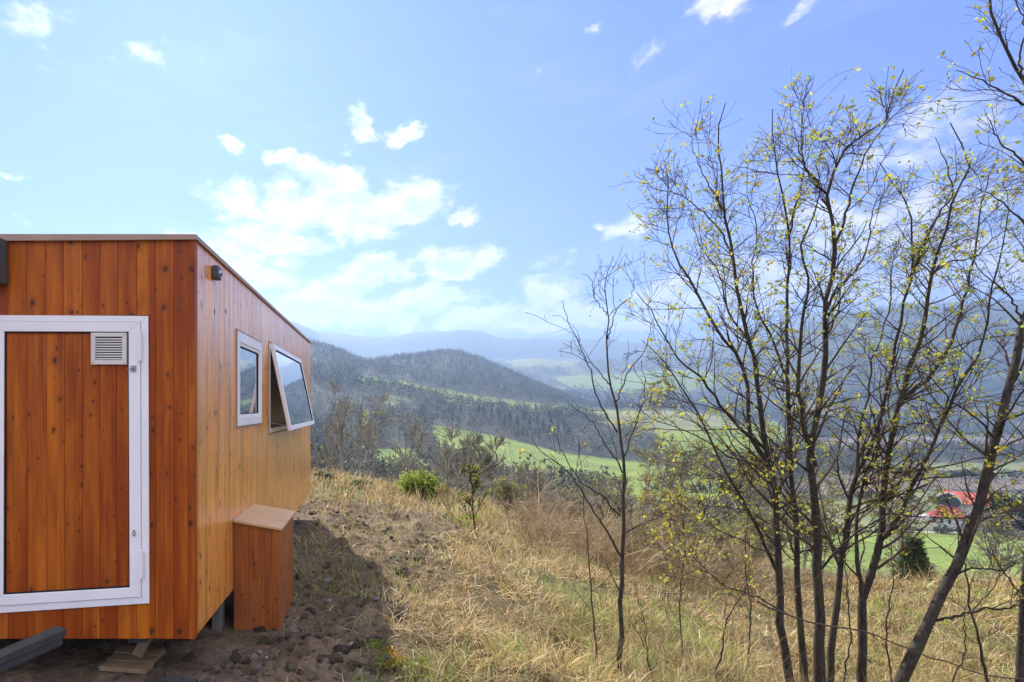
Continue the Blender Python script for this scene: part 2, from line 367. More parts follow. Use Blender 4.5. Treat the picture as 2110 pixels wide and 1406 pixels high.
# ---------------------------------------------------------------- plants
m_bark, nt = new_mat('bark')
geo = N(nt, 'ShaderNodeNewGeometry'); n1 = noise(nt, mapped(nt, geo.outputs['Position'], (60, 60, 14)), 1., 6, .7)
n2_ = noise(nt, geo.outputs['Position'], 5., 4)
cb = mixc(nt, ramp(nt, n1, [(.35, 0.), (.65, 1.)]), (.018, .014, .011), (.072, .056, .042))
cb = mixc(nt, ramp(nt, n2_, [(.52, 0.), (.68, .55)]), cb, (.075, .078, .035))
bpn = N(nt, 'ShaderNodeBump', {'Height': n1, 'Strength': .8, 'Distance': .008})
out(nt, N(nt, 'ShaderNodeBsdfPrincipled', {'Base Color': cb, 'Roughness': .8, 'Normal': bpn, 'Specular IOR Level': .3}))
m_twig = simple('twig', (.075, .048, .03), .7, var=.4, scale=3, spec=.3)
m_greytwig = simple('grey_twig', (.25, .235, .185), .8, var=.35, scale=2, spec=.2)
m_browntwig = simple('brown_twig', (.42, .32, .18), .8, var=.4, scale=2, spec=.2)
m_leaf = attr_mat('leaf', .5, trans=.55, var=.25, scale=8, spec=.4)
m_grass = attr_mat('grass_blade', .65, trans=.35, var=.2, scale=5, spec=.3)
m_crown = attr_mat('woodland', .95, trans=.15, var=.3, scale=.15, spec=.05)
def tubes(Pm, Rm, k=5):
    """Pm (m,n,3), Rm (m,n)"""
    m, n, _ = Pm.shape
    t = np.gradient(Pm, axis=1); t /= np.linalg.norm(t, axis=2, keepdims=True)+1e-9
    ref = np.where(np.abs(t[:, :1, 2:3]) > .8, np.array([1., 0, 0]), np.array([0, 0, 1.]))
    ref = np.broadcast_to(ref, t.shape)
    a = np.cross(t, ref); a /= np.linalg.norm(a, axis=2, keepdims=True)+1e-9
    b = np.cross(t, a)
    ang = np.arange(k)*math.tau/k
    V = Pm[:, :, None]+Rm[:, :, None, None]*(a[:, :, None]*np.cos(ang)[:, None]+b[:, :, None]*np.sin(ang)[:, None])
    id_ = np.arange(m*n*k).reshape(m, n, k); j = np.roll(id_, -1, axis=2)
    Fq = np.stack([id_[:, :-1], j[:, :-1], j[:, 1:], id_[:, 1:]], -1).reshape(-1, 4)
    return V.reshape(-1, 3), Fq
def join(parts):
    Vs = []; Fs = []; k = 0
    for V, Fq in parts:
        Vs.append(V); Fs.append(Fq+k); k += len(V)
    return np.vstack(Vs), np.vstack(Fs)
def smooth_line(pts, n):
    pts = np.asarray(pts, float); s = np.r_[0, np.cumsum(np.linalg.norm(np.diff(pts, axis=0), axis=1))]
    sq = np.linspace(0, s[-1], n)
    return np.stack([pchip(s, pts[:, i], sq) for i in range(3)], 1), s[-1]
def children(Pm, Rm, cnt, lo, hi, Lr, ang, up, wob, n=6, rfac=.6, rmin=.0015, flat=None, tipf=.25):
    """grow cnt side shoots from every parent line; lengths Lr=(a,b) metres (scaled by position)"""
    m, nn_, _ = Pm.shape
    if np.isscalar(cnt): cnt = np.full(m, cnt)
    par = np.repeat(np.arange(m), cnt); K = len(par)
    s = rng.uniform(lo, hi, K)
    fi = s*(nn_-1.001); i = fi.astype(int); f = (fi-i)[:, None]
    p0 = Pm[par, i]*(1-f)+Pm[par, i+1]*f
    r0 = Rm[par, i]*(1-f[:, 0])+Rm[par, i+1]*f[:, 0]
    t = Pm[par, i+1]-Pm[par, i]; t /= np.linalg.norm(t, axis=1, keepdims=True)+1e-9
    rv = rng.normal(size=(K, 3)); rv -= t*np.sum(rv*t, 1, keepdims=True); rv /= np.linalg.norm(rv, axis=1, keepdims=True)+1e-9
    an = np.radians(rng.uniform(ang[0], ang[1], K))[:, None]
    d = t*np.cos(an)+rv*np.sin(an)
    if flat is not None: d[:, 1] *= flat
    L = rng.uniform(Lr[0], Lr[1], K)*(1.25-1.05*s)
    out_ = np.zeros((K, n, 3)); out_[:, 0] = p0; step = (L/(n-1))[:, None]
    for j in range(1, n):
        d = d+rng.normal(size=(K, 3))*wob; d[:, 2] += up
        d /= np.linalg.norm(d, axis=1, keepdims=True)+1e-9
        out_[:, j] = out_[:, j-1]+d*step
    rb = np.clip(r0*rfac, rmin, None)
    rb = np.minimum(rb, .0035+L*.011)
    R = np.maximum(rb[:, None]*np.linspace(1, tipf, n)[None], rmin)
    return out_, R
def leaves(Pm, frac, size, col, per=1, tip=True, spread=1.):
    """leaf pairs of folded diamonds near the outer points of the lines"""
    m, n, _ = Pm.shape
    idx = rng.random(m) < frac
    Q = Pm[idx]
    if len(Q) == 0: return np.zeros((0, 3)), np.zeros((0, 3), int), np.zeros((0, 3))
    js = rng.integers(max(1, n//2), n, (len(Q), per)); js[:, 0] = n-1 if tip else js[:, 0]
    c = Q[np.arange(len(Q))[:, None], js].reshape(-1, 3)
    c = np.repeat(c, 3, axis=0)+rng.normal(size=(len(c)*3, 3))*size*.35*spread
    K = len(c)
    ax = rng.normal(size=(K, 3)); ax[:, 2] += .3; ax /= np.linalg.norm(ax, axis=1, keepdims=True)
    sd = np.cross(ax, rng.normal(size=(K, 3))); sd /= np.linalg.norm(sd, axis=1, keepdims=True)
    nm = np.cross(ax, sd)
    s = size*rng.uniform(.3, 1.1, K)[:, None]**1.2
    V = np.stack([c, c+ax*s*.5+sd*s*.33+nm*s*.1, c+ax*s, c+ax*s*.5-sd*s*.33+nm*s*.1], 1).reshape(-1, 3)
    Fq = np.arange(K*4).reshape(-1, 4)
    # split across mid-rib so the leaf is folded
    F2 = np.concatenate([Fq[:, [0, 1, 2, 2]], Fq[:, [0, 2, 3, 3]]])[:, :3]
    cc = np.array(col)[rng.integers(0, len(col), K)]*rng.uniform(.75, 1.25, (K, 1))
    return V, F2, np.repeat(cc, 4, axis=0)
LEAF = [(.52, .52, .06), (.44, .50, .07), (.58, .50, .05), (.50, .40, .06), (.42, .46, .07), (.40, .52, .08)]
def traced(lines, k=9, n=26, wob=.006):
    """lines: list of (pts[(u,v)..], Y0, Y1, r0, r1)"""
    out_ = []
    for pts, Y0, Y1, r0, r1 in lines:
        vs = np.array([p[1] for p in pts], float); t = (vs-vs[0])/(vs[-1]-vs[0]+1e-9) if abs(vs[-1]-vs[0]) > 1 else np.linspace(0, 1, len(pts))
        t = np.linspace(0, 1, len(pts))*.5+np.clip(t, 0, 1)*.5
        p3 = [P(u, v, Y0+(Y1-Y0)*tt) for (u, v), tt in zip(pts, t)]
        L, s = smooth_line(p3, n)
        kk = rng.normal(size=(n, 3))*wob; kk[0] = 0
        L = L+kk
        R = r0+(r1-r0)*np.linspace(0, 1, n)**.85
        R = R*(1+rng.normal(size=n)*.04)
        out_.append((L, R, s))
    return out_

# ---- big many-stemmed tree
Yb = 4.7
def root_down(p): # extend the first point to below the ground
    return p
stemdefs = [
 ([(1634, 1440), (1628, 1406), (1608, 1259), (1603, 1116), (1599, 1013), (1577, 921), (1557, 761), (1542, 703), (1519, 604), (1506, 518), (1493, 433), (1485, 339), (1480, 283), (1491, 215)], 4.65, 4.9, .036, .004),
 ([(1662, 1440), (1657, 1406), (1646, 1248), (1640, 1087), (1628, 921), (1623, 772), (1620, 600), (1626, 484), (1615, 416), (1600, 339), (1591, 262), (1591, 226)], 4.85, 5.3, .032, .004),
 ([(1692, 1440), (1691, 1406), (1686, 1173), (1683, 1059), (1671, 944), (1697, 772), (1702, 625), (1715, 561), (1719, 505), (1711, 454), (1702, 399), (1719, 348), (1741, 305), (1762, 283), (1818, 262), (1835, 215), (1843, 168), (1860, 143)], 4.6, 4.6, .044, .004),
 ([(1704, 1440), (1709, 1374), (1726, 1219), (1743, 1105), (1760, 990), (1800, 904), (1841, 743), (1869, 600), (1882, 561), (1877, 493), (1875, 441), (1856, 399), (1830, 365), (1813, 335)], 4.75, 5.1, .030, .004),
 ([(1779, 1440), (1777, 1406), (1777, 1248), (1812, 1116), (1829, 955), (1863, 795), (1898, 686), (1916, 569), (1950, 463), (1963, 399), (2000, 350), (1975, 290), (1958, 255)], 4.7, 4.9, .038, .004),
]
limbdefs = [
 ([(1600, 1175), (1570, 1110), (1531, 1030), (1474, 933), (1439, 852), (1400, 790), (1360, 740), (1325, 700)], 4.7, 4.4, .017, .003),
 ([(1577, 925), (1537, 898), (1491, 841), (1439, 772), (1399, 743), (1370, 690), (1340, 640), (1310, 600)], 4.78, 4.5, .017, .003),
 ([(1590, 965), (1545, 887), (1540, 789), (1520, 730), (1485, 689), (1455, 638), (1421, 582), (1391, 527), (1378, 476), (1376, 399), (1372, 339)], 4.75, 4.9, .022, .003),
 ([(1506, 520), (1480, 470), (1440, 430), (1395, 400), (1350, 388), (1315, 380)], 4.85, 5.0, .009, .002),
 ([(1493, 440), (1465, 390), (1440, 340), (1425, 290), (1428, 265)], 4.88, 5.0, .008, .002),
 ([(1626, 484), (1640, 420), (1655, 350), (1651, 271), (1660, 207), (1677, 164)], 5.1, 5.2, .011, .002),
 ([(1702, 399), (1670, 360), (1647, 313), (1640, 280)], 4.6, 4.5, .012, .003),
 ([(1719, 505), (1738, 460), (1754, 399), (1771, 348), (1792, 300), (1839, 245), (1882, 204)], 4.6, 4.4, .013, .002),
 ([(1680, 960), (1663, 900), (1651, 847), (1646, 772), (1651, 675), (1668, 569), (1647, 518), (1677, 441), (1690, 380), (1680, 330)], 4.6, 4.2, .022, .003),
 ([(1702, 640), (1720, 600), (1760, 560), (1790, 500), (1800, 430), (1815, 400)], 4.6, 4.9, .011, .003),
 ([(1765, 985), (1768, 900), (1790, 820), (1800, 740), (1830, 640), (1835, 560), (1860, 500)], 4.8, 5.2, .014, .003),
 ([(1882, 561), (1907, 497), (1933, 441), (1963, 399), (1950, 339), (1929, 284)], 5.0, 5.3, .016, .003),
 ([(1777, 1240), (1765, 1130), (1775, 1010), (1800, 940), (1815, 880)], 4.7, 4.9, .019, .008),
 ([(1822, 1108), (1841, 1082), (1875, 1013), (1909, 944), (1961, 829), (1995, 766), (2024, 703), (2045, 600), (2065, 520), (2080, 430)], 4.7, 4.4, .019, .003),
 ([(1863, 820), (1921, 772), (1955, 715), (1984, 629), (2001, 561), (2014, 484), (2022, 416), (2040, 360), (2060, 310)], 4.8, 5.1, .018, .003),
 ([(1623, 780), (1590, 700), (1560, 640), (1550, 560), (1560, 470), (1540, 400), (1545, 330)], 5.0, 5.3, .012, .002),
 ([(1599, 1013), (1560, 960), (1500, 940), (1440, 900), (1400, 880), (1340, 860), (1300, 820)], 4.7, 4.3, .010, .002),
 ([(1604, 1150), (1540, 1120), (1460, 1080), (1400, 1040), (1330, 1030)], 4.66, 4.3, .008, .002),
 ([(1610, 1260), (1560, 1230), (1500, 1210), (1440, 1170), (1390, 1150)], 4.66, 4.2, .008, .002),
 ([(1686, 1180), (1720, 1140), (1790, 1080), (1850, 1060), (1920, 1066), (1990, 1068), (2050, 1040), (2110, 1010)], 4.6, 4.1, .010, .003),
 ([(1541, 700), (1500, 640), (1480, 560), (1440, 500), (1420, 430)], 4.8, 5.2, .010, .002),
 ([(1916, 569), (1960, 540), (2010, 530), (2060, 480), (2100, 470)], 4.9, 4.6, .009, .002),
 ([(1800, 904), (1850, 880), (1910, 870), (1980, 830), (2060, 810), (2120, 780)], 4.8, 4.5, .010, .002),
]
def make_tree(name, label, cat, stems, limbs, stemname, seed, l1, l2, l3, leaf_frac, leafsize, L1=(.35, .95), up=.05, leafcol=LEAF, flat=None, k3=3, extra_leaf=None):
    global rng
    rng = np.random.default_rng(seed)
    S = traced(stems); Lb = traced(limbs, n=20) if limbs else []
    b0 = S[0][0][0]; x, y = b0[0], b0[1]
    gz_ = float(height([x], [y])[0])
    t = thing(name, label, cat, (x, y, gz_))
    for L, R, s in S:
        # run the foot of every stem down into the soil
        g0 = float(height([L[0, 0]], [L[0, 1]])[0])-.12
        if L[0, 2] > g0:
            L = np.vstack([[L[0, 0], L[0, 1], g0], L]); R = np.r_[R[0]*1.35, R]
        R = R.copy(); R[:3] *= (1.18, 1.08, 1.03)
        V, Fq = tubes(L[None], R[None], 12)
        mesh_np(stemname, V, Fq, m_bark, t, smooth=True)
    allP = [(L, R, s) for L, R, s in S+Lb]
    parts = []
    for L, R, s in Lb:
        V, Fq = tubes(L[None], R[None], 7); mesh_np('limb', V, Fq, m_bark, t, smooth=True)
    tw = []; lvV = []; lvF = []; lvC = []; off = 0
    for i, (L, R, s) in enumerate(allP):
        isS = i < len(S)
        n1 = max(2, int(l1*s))
        lo = .2 if isS else .12
        c1, r1 = children(L[None], R[None], n1, lo, .93, L1, (25, 60), up, .13, 8, .5, .0022, flat)
        c2, r2 = children(c1, r1, l2, .15, .98, (.14, .5), (25, 65), up*.8, .16, 6, .6, .0016, flat)
        c3, r3 = children(c2, r2, l3, .15, 1, (.05, .2), (30, 70), up*.5, .18, 4, .7, .0012)
        if len(allP) <= 3 and len(c1) <= 24:      # a few twigs: each one its own part
            for q_ in range(len(c1)):
                s2 = slice(q_*l2, (q_+1)*l2); s3 = slice(q_*l2*l3, (q_+1)*l2*l3)
                V, Fq = join([tubes(c1[q_:q_+1], r1[q_:q_+1], 5), tubes(c2[s2], r2[s2], 4), tubes(c3[s3], r3[s3], k3)])
                mesh_np('twig', V, Fq, m_twig, t)
        else: tw += [tubes(c1, r1, 5), tubes(c2, r2, 4), tubes(c3, r3, k3)]
        for c, fr, per in ((c2, leaf_frac, 2), (c3, leaf_frac*.75, 1)):
            V, Fq, C = leaves(c, fr, leafsize, leafcol, per)
            lvV.append(V); lvF.append(Fq+off); lvC.append(C); off += len(V)
    if tw: V, Fq = join(tw); mesh_np('twigs', V, Fq, m_twig, t)
    if off:
        mesh_np('leaves', np.vstack(lvV), np.vstack(lvF), m_leaf, t, col=np.vstack(lvC))
    return t
make_tree('coppiced_tree', 'large many-stemmed tree with dark trunks and sparse yellow-green spring leaves', 'tree', stemdefs, limbdefs, 'trunk', 11, 8.5, 5, 3, .27, .042)
# ---- leaning tree on the right
make_tree('leaning_tree', 'thick dark trunk leaning up to the right, bent away from the upright stems', 'tree',
 [([(1838, 1450), (1858, 1406), (1915, 1277), (1972, 1162), (2030, 1001), (2053, 898), (2081, 789), (2110, 675), (2140, 560), (2168, 400), (2158, 250), (2110, 165), (2086, 135), (2062, 90), (2040, 30), (2035, -40)], 4.2, 4.2, .043, .007)],
 [([(2168, 400), (2110, 335), (2061, 288), (2035, 241)], 4.2, 4.0, .012, .002), ([(2158, 260), (2110, 215), (2074, 194), (2018, 164), (1971, 143)], 4.2, 4.1, .012, .002),
  ([(2150, 500), (2080, 430), (2040, 400), (1990, 380)], 4.2, 4.4, .010, .002), ([(2053, 905), (2010, 860), (1950, 820), (1900, 760), (1870, 750)], 4.2, 4.0, .009, .002),
  ([(2112, 670), (2070, 600), (2020, 560), (1990, 520)], 4.2, 4.4, .009, .002), ([(1960, 1185), (2010, 1170), (2060, 1175), (2120, 1150)], 4.2, 3.9, .010, .003),
  ([(2056, 900), (2080, 860), (2120, 850)], 4.2, 3.9, .016, .006), ([(2033, 1000), (2060, 960), (2090, 950), (2130, 900)], 4.2, 4.5, .012, .003),
  ([(1915, 1277), (1935, 1278), (1995, 1262), (2050, 1253), (2125, 1246)], 4.2, 3.9, .013, .006), ([(2110, 170), (2100, 120), (2110, 60), (2090, -10)], 4.2, 4.2, .009, .003)],
 'trunk', 23, 4.5, 4, 3, .32, .046, L1=(.3, .8))
# ---- slim sapling left of the clump
make_tree('slim_sapling', 'slim bare young tree standing alone left of the many-stemmed tree', 'tree',
 [([(1280, 1430), (1279, 1406), (1278, 1250), (1284, 1110), (1285, 941), (1275, 891), (1265, 824), (1252, 740), (1250, 640), (1250, 575), (1266, 525)], 3.8, 4.0, .021, .002)],
 [([(1281, 1149), (1250, 1095), (1218, 1043), (1168, 971), (1115, 931), (1095, 904)], 3.83, 3.6, .009, .002), ([(1279, 1063), (1240, 1020), (1198, 993), (1182, 974), (1152, 917), (1131, 847)], 3.85, 3.9, .007, .002),
  ([(1282, 974), (1245, 910), (1218, 867), (1190, 845), (1168, 827)], 3.87, 3.7, .006, .002), ([(1272, 891), (1240, 840), (1225, 807), (1219, 767), (1192, 707), (1165, 650), (1160, 620)], 3.9, 3.8, .007, .002),
  ([(1258, 794), (1225, 755), (1202, 737), (1180, 700)], 3.95, 4.1, .005, .0015), ([(1268, 830), (1300, 760), (1330, 720), (1345, 660)], 3.9, 4.1, .006, .002),
  ([(1286, 941), (1310, 870), (1330, 800), (1320, 740)], 3.88, 4.0, .006, .002), ([(1252, 700), (1270, 640), (1300, 610), (1310, 560)], 3.95, 3.9, .005, .0015),
  ([(1283, 1100), (1310, 1085), (1350, 1070), (1390, 1040)], 3.85, 3.7, .006, .002), ([(1250, 650), (1225, 610), (1215, 570), (1200, 565)], 3.98, 3.9, .004, .0015)],
 'trunk', 37, 2.2, 2, 2, .07, .034, L1=(.15, .4))
make_tree('thin_shoot', 'very thin dark upright shoot just left of the slim sapling', 'sapling',
 [([(1232, 1430), (1231, 1406), (1221, 1258), (1216, 1159), (1204, 1059), (1198, 977), (1190, 900)], 3.7, 3.8, .0075, .0015)], [], 'stem', 41, 2, 1, 1, .1, .03, L1=(.08, .25))
make_tree('forked_shoot', 'thin forked shoot in the dry grass between sapling and clump', 'sapling',
 [([(1352, 1425), (1345, 1400), (1328, 1330), (1300, 1280), (1292, 1230)], 3.9, 3.9, .007, .0015), ([(1335, 1360), (1330, 1300), (1318, 1240), (1305, 1200)], 3.9, 3.95, .005, .0015)], [], 'stem', 43, 2, 1, 1, .1, .03, L1=(.08, .2))
make_tree('crooked_shoot', 'crooked thin grey stem right of the leaning trunk', 'sapling',
 [([(2040, 1440), (2035, 1406), (2020, 1330), (2001, 1259), (1990, 1173), (1975, 1120), (1990, 1060)], 4.6, 4.6, .013, .003)],
 [([(2003, 1262), (2040, 1220), (2080, 1150), (2090, 1100)], 4.6, 4.7, .006, .002)], 'stem', 47, 4, 3, 2, .12, .03, L1=(.15, .4))
make_tree('edge_trunk', 'pale straight trunk at the right edge of the picture', 'tree',
 [([(2098, 1440), (2100, 1406), (2106, 1250), (2125, 1050), (2150, 800), (2180, 500), (2170, 300)], 4.4, 4.6, .024, .006)],
 [([(2108, 1240), (2070, 1180), (2040, 1130), (2030, 1090)], 4.4, 4.3, .008, .002), ([(2120, 1100), (2080, 1060), (2030, 1040), (1980, 990)], 4.45, 4.6, .008, .002)], 'trunk', 53, 3.5, 4, 2, .12, .034, L1=(.3, .8))
for i, (pts, Y0, r0, lab) in enumerate([
  ([(1412, 1430), (1408, 1380), (1400, 1250), (1410, 1120), (1402, 1000), (1415, 920)], 4.6, .008, 'thin upright shoot midway between slim sapling and clump'),
  ([(1470, 1440), (1480, 1380), (1500, 1280), (1540, 1200), (1560, 1120)], 4.2, .009, 'slanting shoot leaning towards the foot of the clump'),
  ([(1545, 1430), (1540, 1390), (1548, 1270), (1535, 1150), (1545, 1010), (1538, 930)], 5.0, .009, 'thin upright shoot just left of the dark trunks'),
  ([(1735, 1430), (1740, 1390), (1752, 1280), (1742, 1150), (1760, 1050)], 4.9, .009, 'thin shoot rising between the third and fourth trunks'),
  ([(1840, 1430), (1836, 1400), (1826, 1290), (1840, 1180), (1832, 1080), (1845, 1000)], 5.2, .009, 'thin shoot between the clump and the leaning trunk'),
  ([(1960, 1440), (1964, 1400), (1990, 1330), (1985, 1280), (2010, 1220)], 4.4, .008, 'short forked shoot under the leaning trunk')]):
    make_tree('thin_shoot', lab, 'sapling', [(pts, Y0, Y0+.1, r0, .0015)], [], 'stem', 300+i, 5, 3, 2, .3, .034, L1=(.12, .4))
# fallen brown stem lying across the clump
rng = np.random.default_rng(59)
fs = traced([([(1560, 1240), (1640, 1275), (1770, 1300), (1890, 1345), (2000, 1380), (2110, 1402)], 4.1, 3.7, .008, .004)], n=20)
V, Fq = tubes(fs[0][0][None], fs[0][1][None], 6)
o = mesh_np('bramble_cane', V, Fq, m_twig, smooth=True)
tag(o, 'long bare brown cane slanting across the foot of the many-stemmed tree', 'cane')

# ---------------------------------------------------------------- grass
def blades(X, Y, L, W, lean, col, curl=.5, az=None, seg=3):
    K = len(X); Z = height(X, Y)-.01
    az = rng.uniform(0, math.tau, K) if az is None else az
    h = np.stack([np.cos(az), np.sin(az), np.zeros(K)], 1); s = np.stack([-np.sin(az), np.cos(az), np.zeros(K)], 1)
    tw = rng.uniform(-.8, .8, K)[:, None]
    p = np.stack([X, Y, Z], 1); a = lean.copy(); Vs = []
    for j in range(seg+1):
        w = W*(1-(j/seg)**1.6*.88)
        sd = s*np.cos(tw)+np.array([0, 0, 1.])*np.sin(tw)*.5
        Vs += [p-sd*w[:, None]*.5, p+sd*w[:, None]*.5]
        d = h*np.sin(a)[:, None]+np.array([0, 0, 1.])*np.cos(a)[:, None]
        d = d+rng.normal(size=(K, 3))*.12
        p = p+d*(L/seg)[:, None]; a = a+curl*rng.uniform(.3, 1.6, K)
        a = np.minimum(a, 1.75)
        tw = tw+rng.normal(size=(K, 1))*.3
    V = np.stack(Vs, 1)
    V[:, 2:, 2] = np.maximum(V[:, 2:, 2], (Z+.012)[:, None]+rng.uniform(0, .02, (K, 1)))
    idx = np.arange(K*(seg+1)*2).reshape(K, seg+1, 2)
    Fq = np.stack([idx[:, :-1, 0], idx[:, :-1, 1], idx[:, 1:, 1], idx[:, 1:, 0]], -1).reshape(-1, 4)
    C = np.repeat(col, (seg+1)*2, axis=0)
    return V.reshape(-1, 3), Fq, C
def scatter(n, u0, u1, d0, d1, pw=1.):
    u = rng.uniform(u0, u1, n); D = d0*(d1/d0)**(rng.random(n)**pw)
    return (u-U0)/F*D, D
STRAW = np.array([(.52, .39, .18), (.62, .48, .24), (.40, .29, .13), (.78, .64, .38), (.24, .15, .06), (.52, .33, .12), (.36, .32, .11), (.14, .09, .04), (.44, .30, .13)])
STRAW = STRAW*1.08
GRN = np.array([(.30, .40, .09), (.38, .44, .1), (.22, .32, .07), (.44, .46, .13)])
rng = np.random.default_rng(101)
def grass_field(name, n, box, Lr, Wr, pal, dens, lean=(.2, 1.3), curl=.45, label='', pw=1., shrink=True):
    X, Y = scatter(n, *box, pw)
    k = rng.random(len(X)) < dens(X, Y); X = X[k]; Y = Y[k]
    K = len(X)
    tuft = fbm(X/.35, Y/.35, 71, 2)       # tufts share height and lay
    ln = rng.uniform(*Lr, K)*(1+1.3*tuft)
    az = fbm(X/.4, Y/.4, 72, 2)*22+rng.normal(size=K)*1.1
    W = rng.uniform(*Wr, K)*np.clip(Y/5, .8, 4)
    col = pal[rng.integers(0, len(pal), K)]*rng.uniform(.7, 1.25, (K, 1))*(1+.7*fbm(X/.45, Y/.45, 73, 3))[:, None]
    V, Fq, C = blades(X, Y, ln, W, rng.uniform(*lean, K), col, curl, az)
    o = mesh_np(name, V, Fq, m_grass, col=C); tag(o, label, 'grass', kind='stuff'); return o
def inhouse(X, Y): return (X < -1.1) & (Y > 3.) & (Y < 9.2)
def d_dry(X, Y):
    s = soil_mask(X, Y); d = (1-s)*1.+s*.09
    d = d*np.clip(.42+3.6*(fbm(X/.55, Y/.55, 81, 3)+.10), .05, 1)*np.clip(1.1+2.2*fbm(X/2.1, Y/2.1, 82, 2), .3, 1)
    d = np.where((X < -.2) & (Y < 5), 0.02, d)
    return np.where(inhouse(X, Y), 0, d)
def d_green(X, Y):
    s = soil_mask(X, Y); g_ = fbm(X/1.1, Y/1.1, 83, 3)
    d = sst(g_, -.08, .15)*(1-s*.7)+.12
    d = d+sst(Y, 10, 13)*.5*(X < 2.5)
    d = np.where((X < -.2) & (Y < 4.6), .01, d)
    return np.where(inhouse(X, Y), 0, d)
grass_field('dry_grass', 120000, (560, 2260, 2.9, 11, ), (.08, .29), (.004, .012), STRAW, d_dry, label='matted straw-coloured dry grass covering the slope below the trees', lean=(.35, 1.5), curl=.4)
grass_field('distant_dry_grass', 60000, (560, 2260, 9, 24), (.15, .4), (.006, .012), STRAW*.9, d_dry, label='taller dry grass along the brow of the slope', lean=(.1, .9), curl=.3)
grass_field('green_grass', 85000, (560, 2260, 3, 20), (.06, .19), (.004, .008), GRN, d_green, label='short fresh green grass coming up through the dry grass', lean=(.1, .8), curl=.35)
# upright dead stalks in tall dry grass
def d_tall(X, Y): return sst(X, .5, 2.)*(1-sst(soil_mask(X, Y), .1, .4))*np.clip(.35+1.6*fbm(X/1.2, Y/1.2, 85, 2), 0, 1)
grass_field('dead_stalks', 16000, (950, 2260, 3.4, 12), (.3, .62), (.0025, .004), STRAW*.95, d_tall, label='upright dead stalks standing above the matted grass', lean=(.0, .5), curl=.22)
# ---- soil clods
def rocks(n, box, size, dens, pal, seed, name, label, cat):
    global rng
    rng = np.random.default_rng(seed)
    X, Y = scatter(n, *box); k = rng.random(len(X)) < dens(X, Y); X = X[k]; Y = Y[k]; K = len(X)
    import bmesh
    bm = bmesh.new(); bmesh.ops.create_icosphere(bm, subdivisions=2, radius=1.)
    tv = np.array([v.co[:] for v in bm.verts]); tf = np.array([[v.index for v in f.verts] for f in bm.faces]); bm.free()
    S = size[0]*(size[1]/size[0])**(rng.random(K)**2.2)
    an = rng.uniform(0, math.tau, K); c, s = np.cos(an), np.sin(an)
    sc = rng.uniform(.6, 1.3, (K, 3))*S[:, None]; sc[:, 2] *= .62
    d = 1+.42*rng.normal(size=(K, len(tv), 1))*.55
    ph = rng.uniform(0, 9, (K, 3))
    w = np.sin(tv[None]@np.array([[2.3, 1.1, .4], [.6, 2.9, 1.7], [1.9, .3, 2.6]])+ph[:, None]).sum(2, keepdims=True)*.16
    V = tv[None]*(d*.5+.5+w)*sc[:, None]
    V = np.stack([V[..., 0]*c[:, None]-V[..., 1]*s[:, None], V[..., 0]*s[:, None]+V[..., 1]*c[:, None], V[..., 2]], -1)
    V = V+np.stack([X, Y, height(X, Y)+S*.12], 1)[:, None]
    Fq = tf[None]+(np.arange(K)*len(tv))[:, None, None]
    C = np.repeat(pal[rng.integers(0, len(pal), K)]*rng.uniform(.7, 1.2, (K, 1)), len(tv), axis=0)
    o = mesh_np(name, V.reshape(-1, 3), Fq.reshape(-1, 3), m_clod, col=C); tag(o, label, cat, kind='stuff')
m_clod = attr_mat('clod', .95, var=.45, scale=18, bump=.9, bscale=60, spec=.1)
def d_clod(X, Y): return np.where(inhouse(X, Y), .25, soil_mask(X, Y)*np.clip(.45+1.8*fbm(X/.6, Y/.6, 91, 2), 0, 1))
rocks(7500, (200, 1250, 3.1, 12), (.008, .055), d_clod, np.array([(.14, .11, .075), (.20, .155, .105), (.09, .07, .05), (.13, .11, .065)]), 61, 'soil_clods', 'loose clods of churned brown earth beside the cabin', 'soil')
rocks(1500, (200, 1000, 3.1, 8), (.006, .035), d_clod, np.array([(.28, .25, .22), (.36, .32, .27), (.2, .18, .16)]), 62, 'pebbles', 'small grey pebbles strewn over the bare soil', 'stones')
exec_after = []
# ---------------------------------------------------------------- shrubs, saplings and trees beyond the brow
def crown_tufts(c, rad, n, size, pal, squash=1., seed=None, drop=.0):
    """leaf-sized faces spread in clumps through an ellipsoid"""
    k = max(5, n//40)
    cl = rng.normal(size=(k, 3)); cl /= np.linalg.norm(cl, axis=1, keepdims=True); cl *= rng.uniform(.35, .95, (k, 1))
    ci = rng.integers(0, k, n)
    p = cl[ci]+rng.normal(size=(n, 3))*.2
    p = p*np.array(rad)+np.array(c)
    a = rng.normal(size=(n, 3)); a /= np.linalg.norm(a, axis=1, keepdims=True)
    b = np.cross(a, rng.normal(size=(n, 3))); b /= np.linalg.norm(b, axis=1, keepdims=True)
    s = size*rng.uniform(.5, 1.3, (n, 1))
    V = np.stack([p-a*s, p+b*s*.55, p+a*s, p-b*s*.55], 1).reshape(-1, 3)
    C = pal[rng.integers(0, len(pal), k)][ci]*rng.uniform(.7, 1.25, (n, 1))
    return V, np.arange(n*4).reshape(-1, 4), np.repeat(C, 4, axis=0)
def ground_at(u, D): 
    X = (u-U0)/F*D; return X, D, float(height([X], [D])[0])
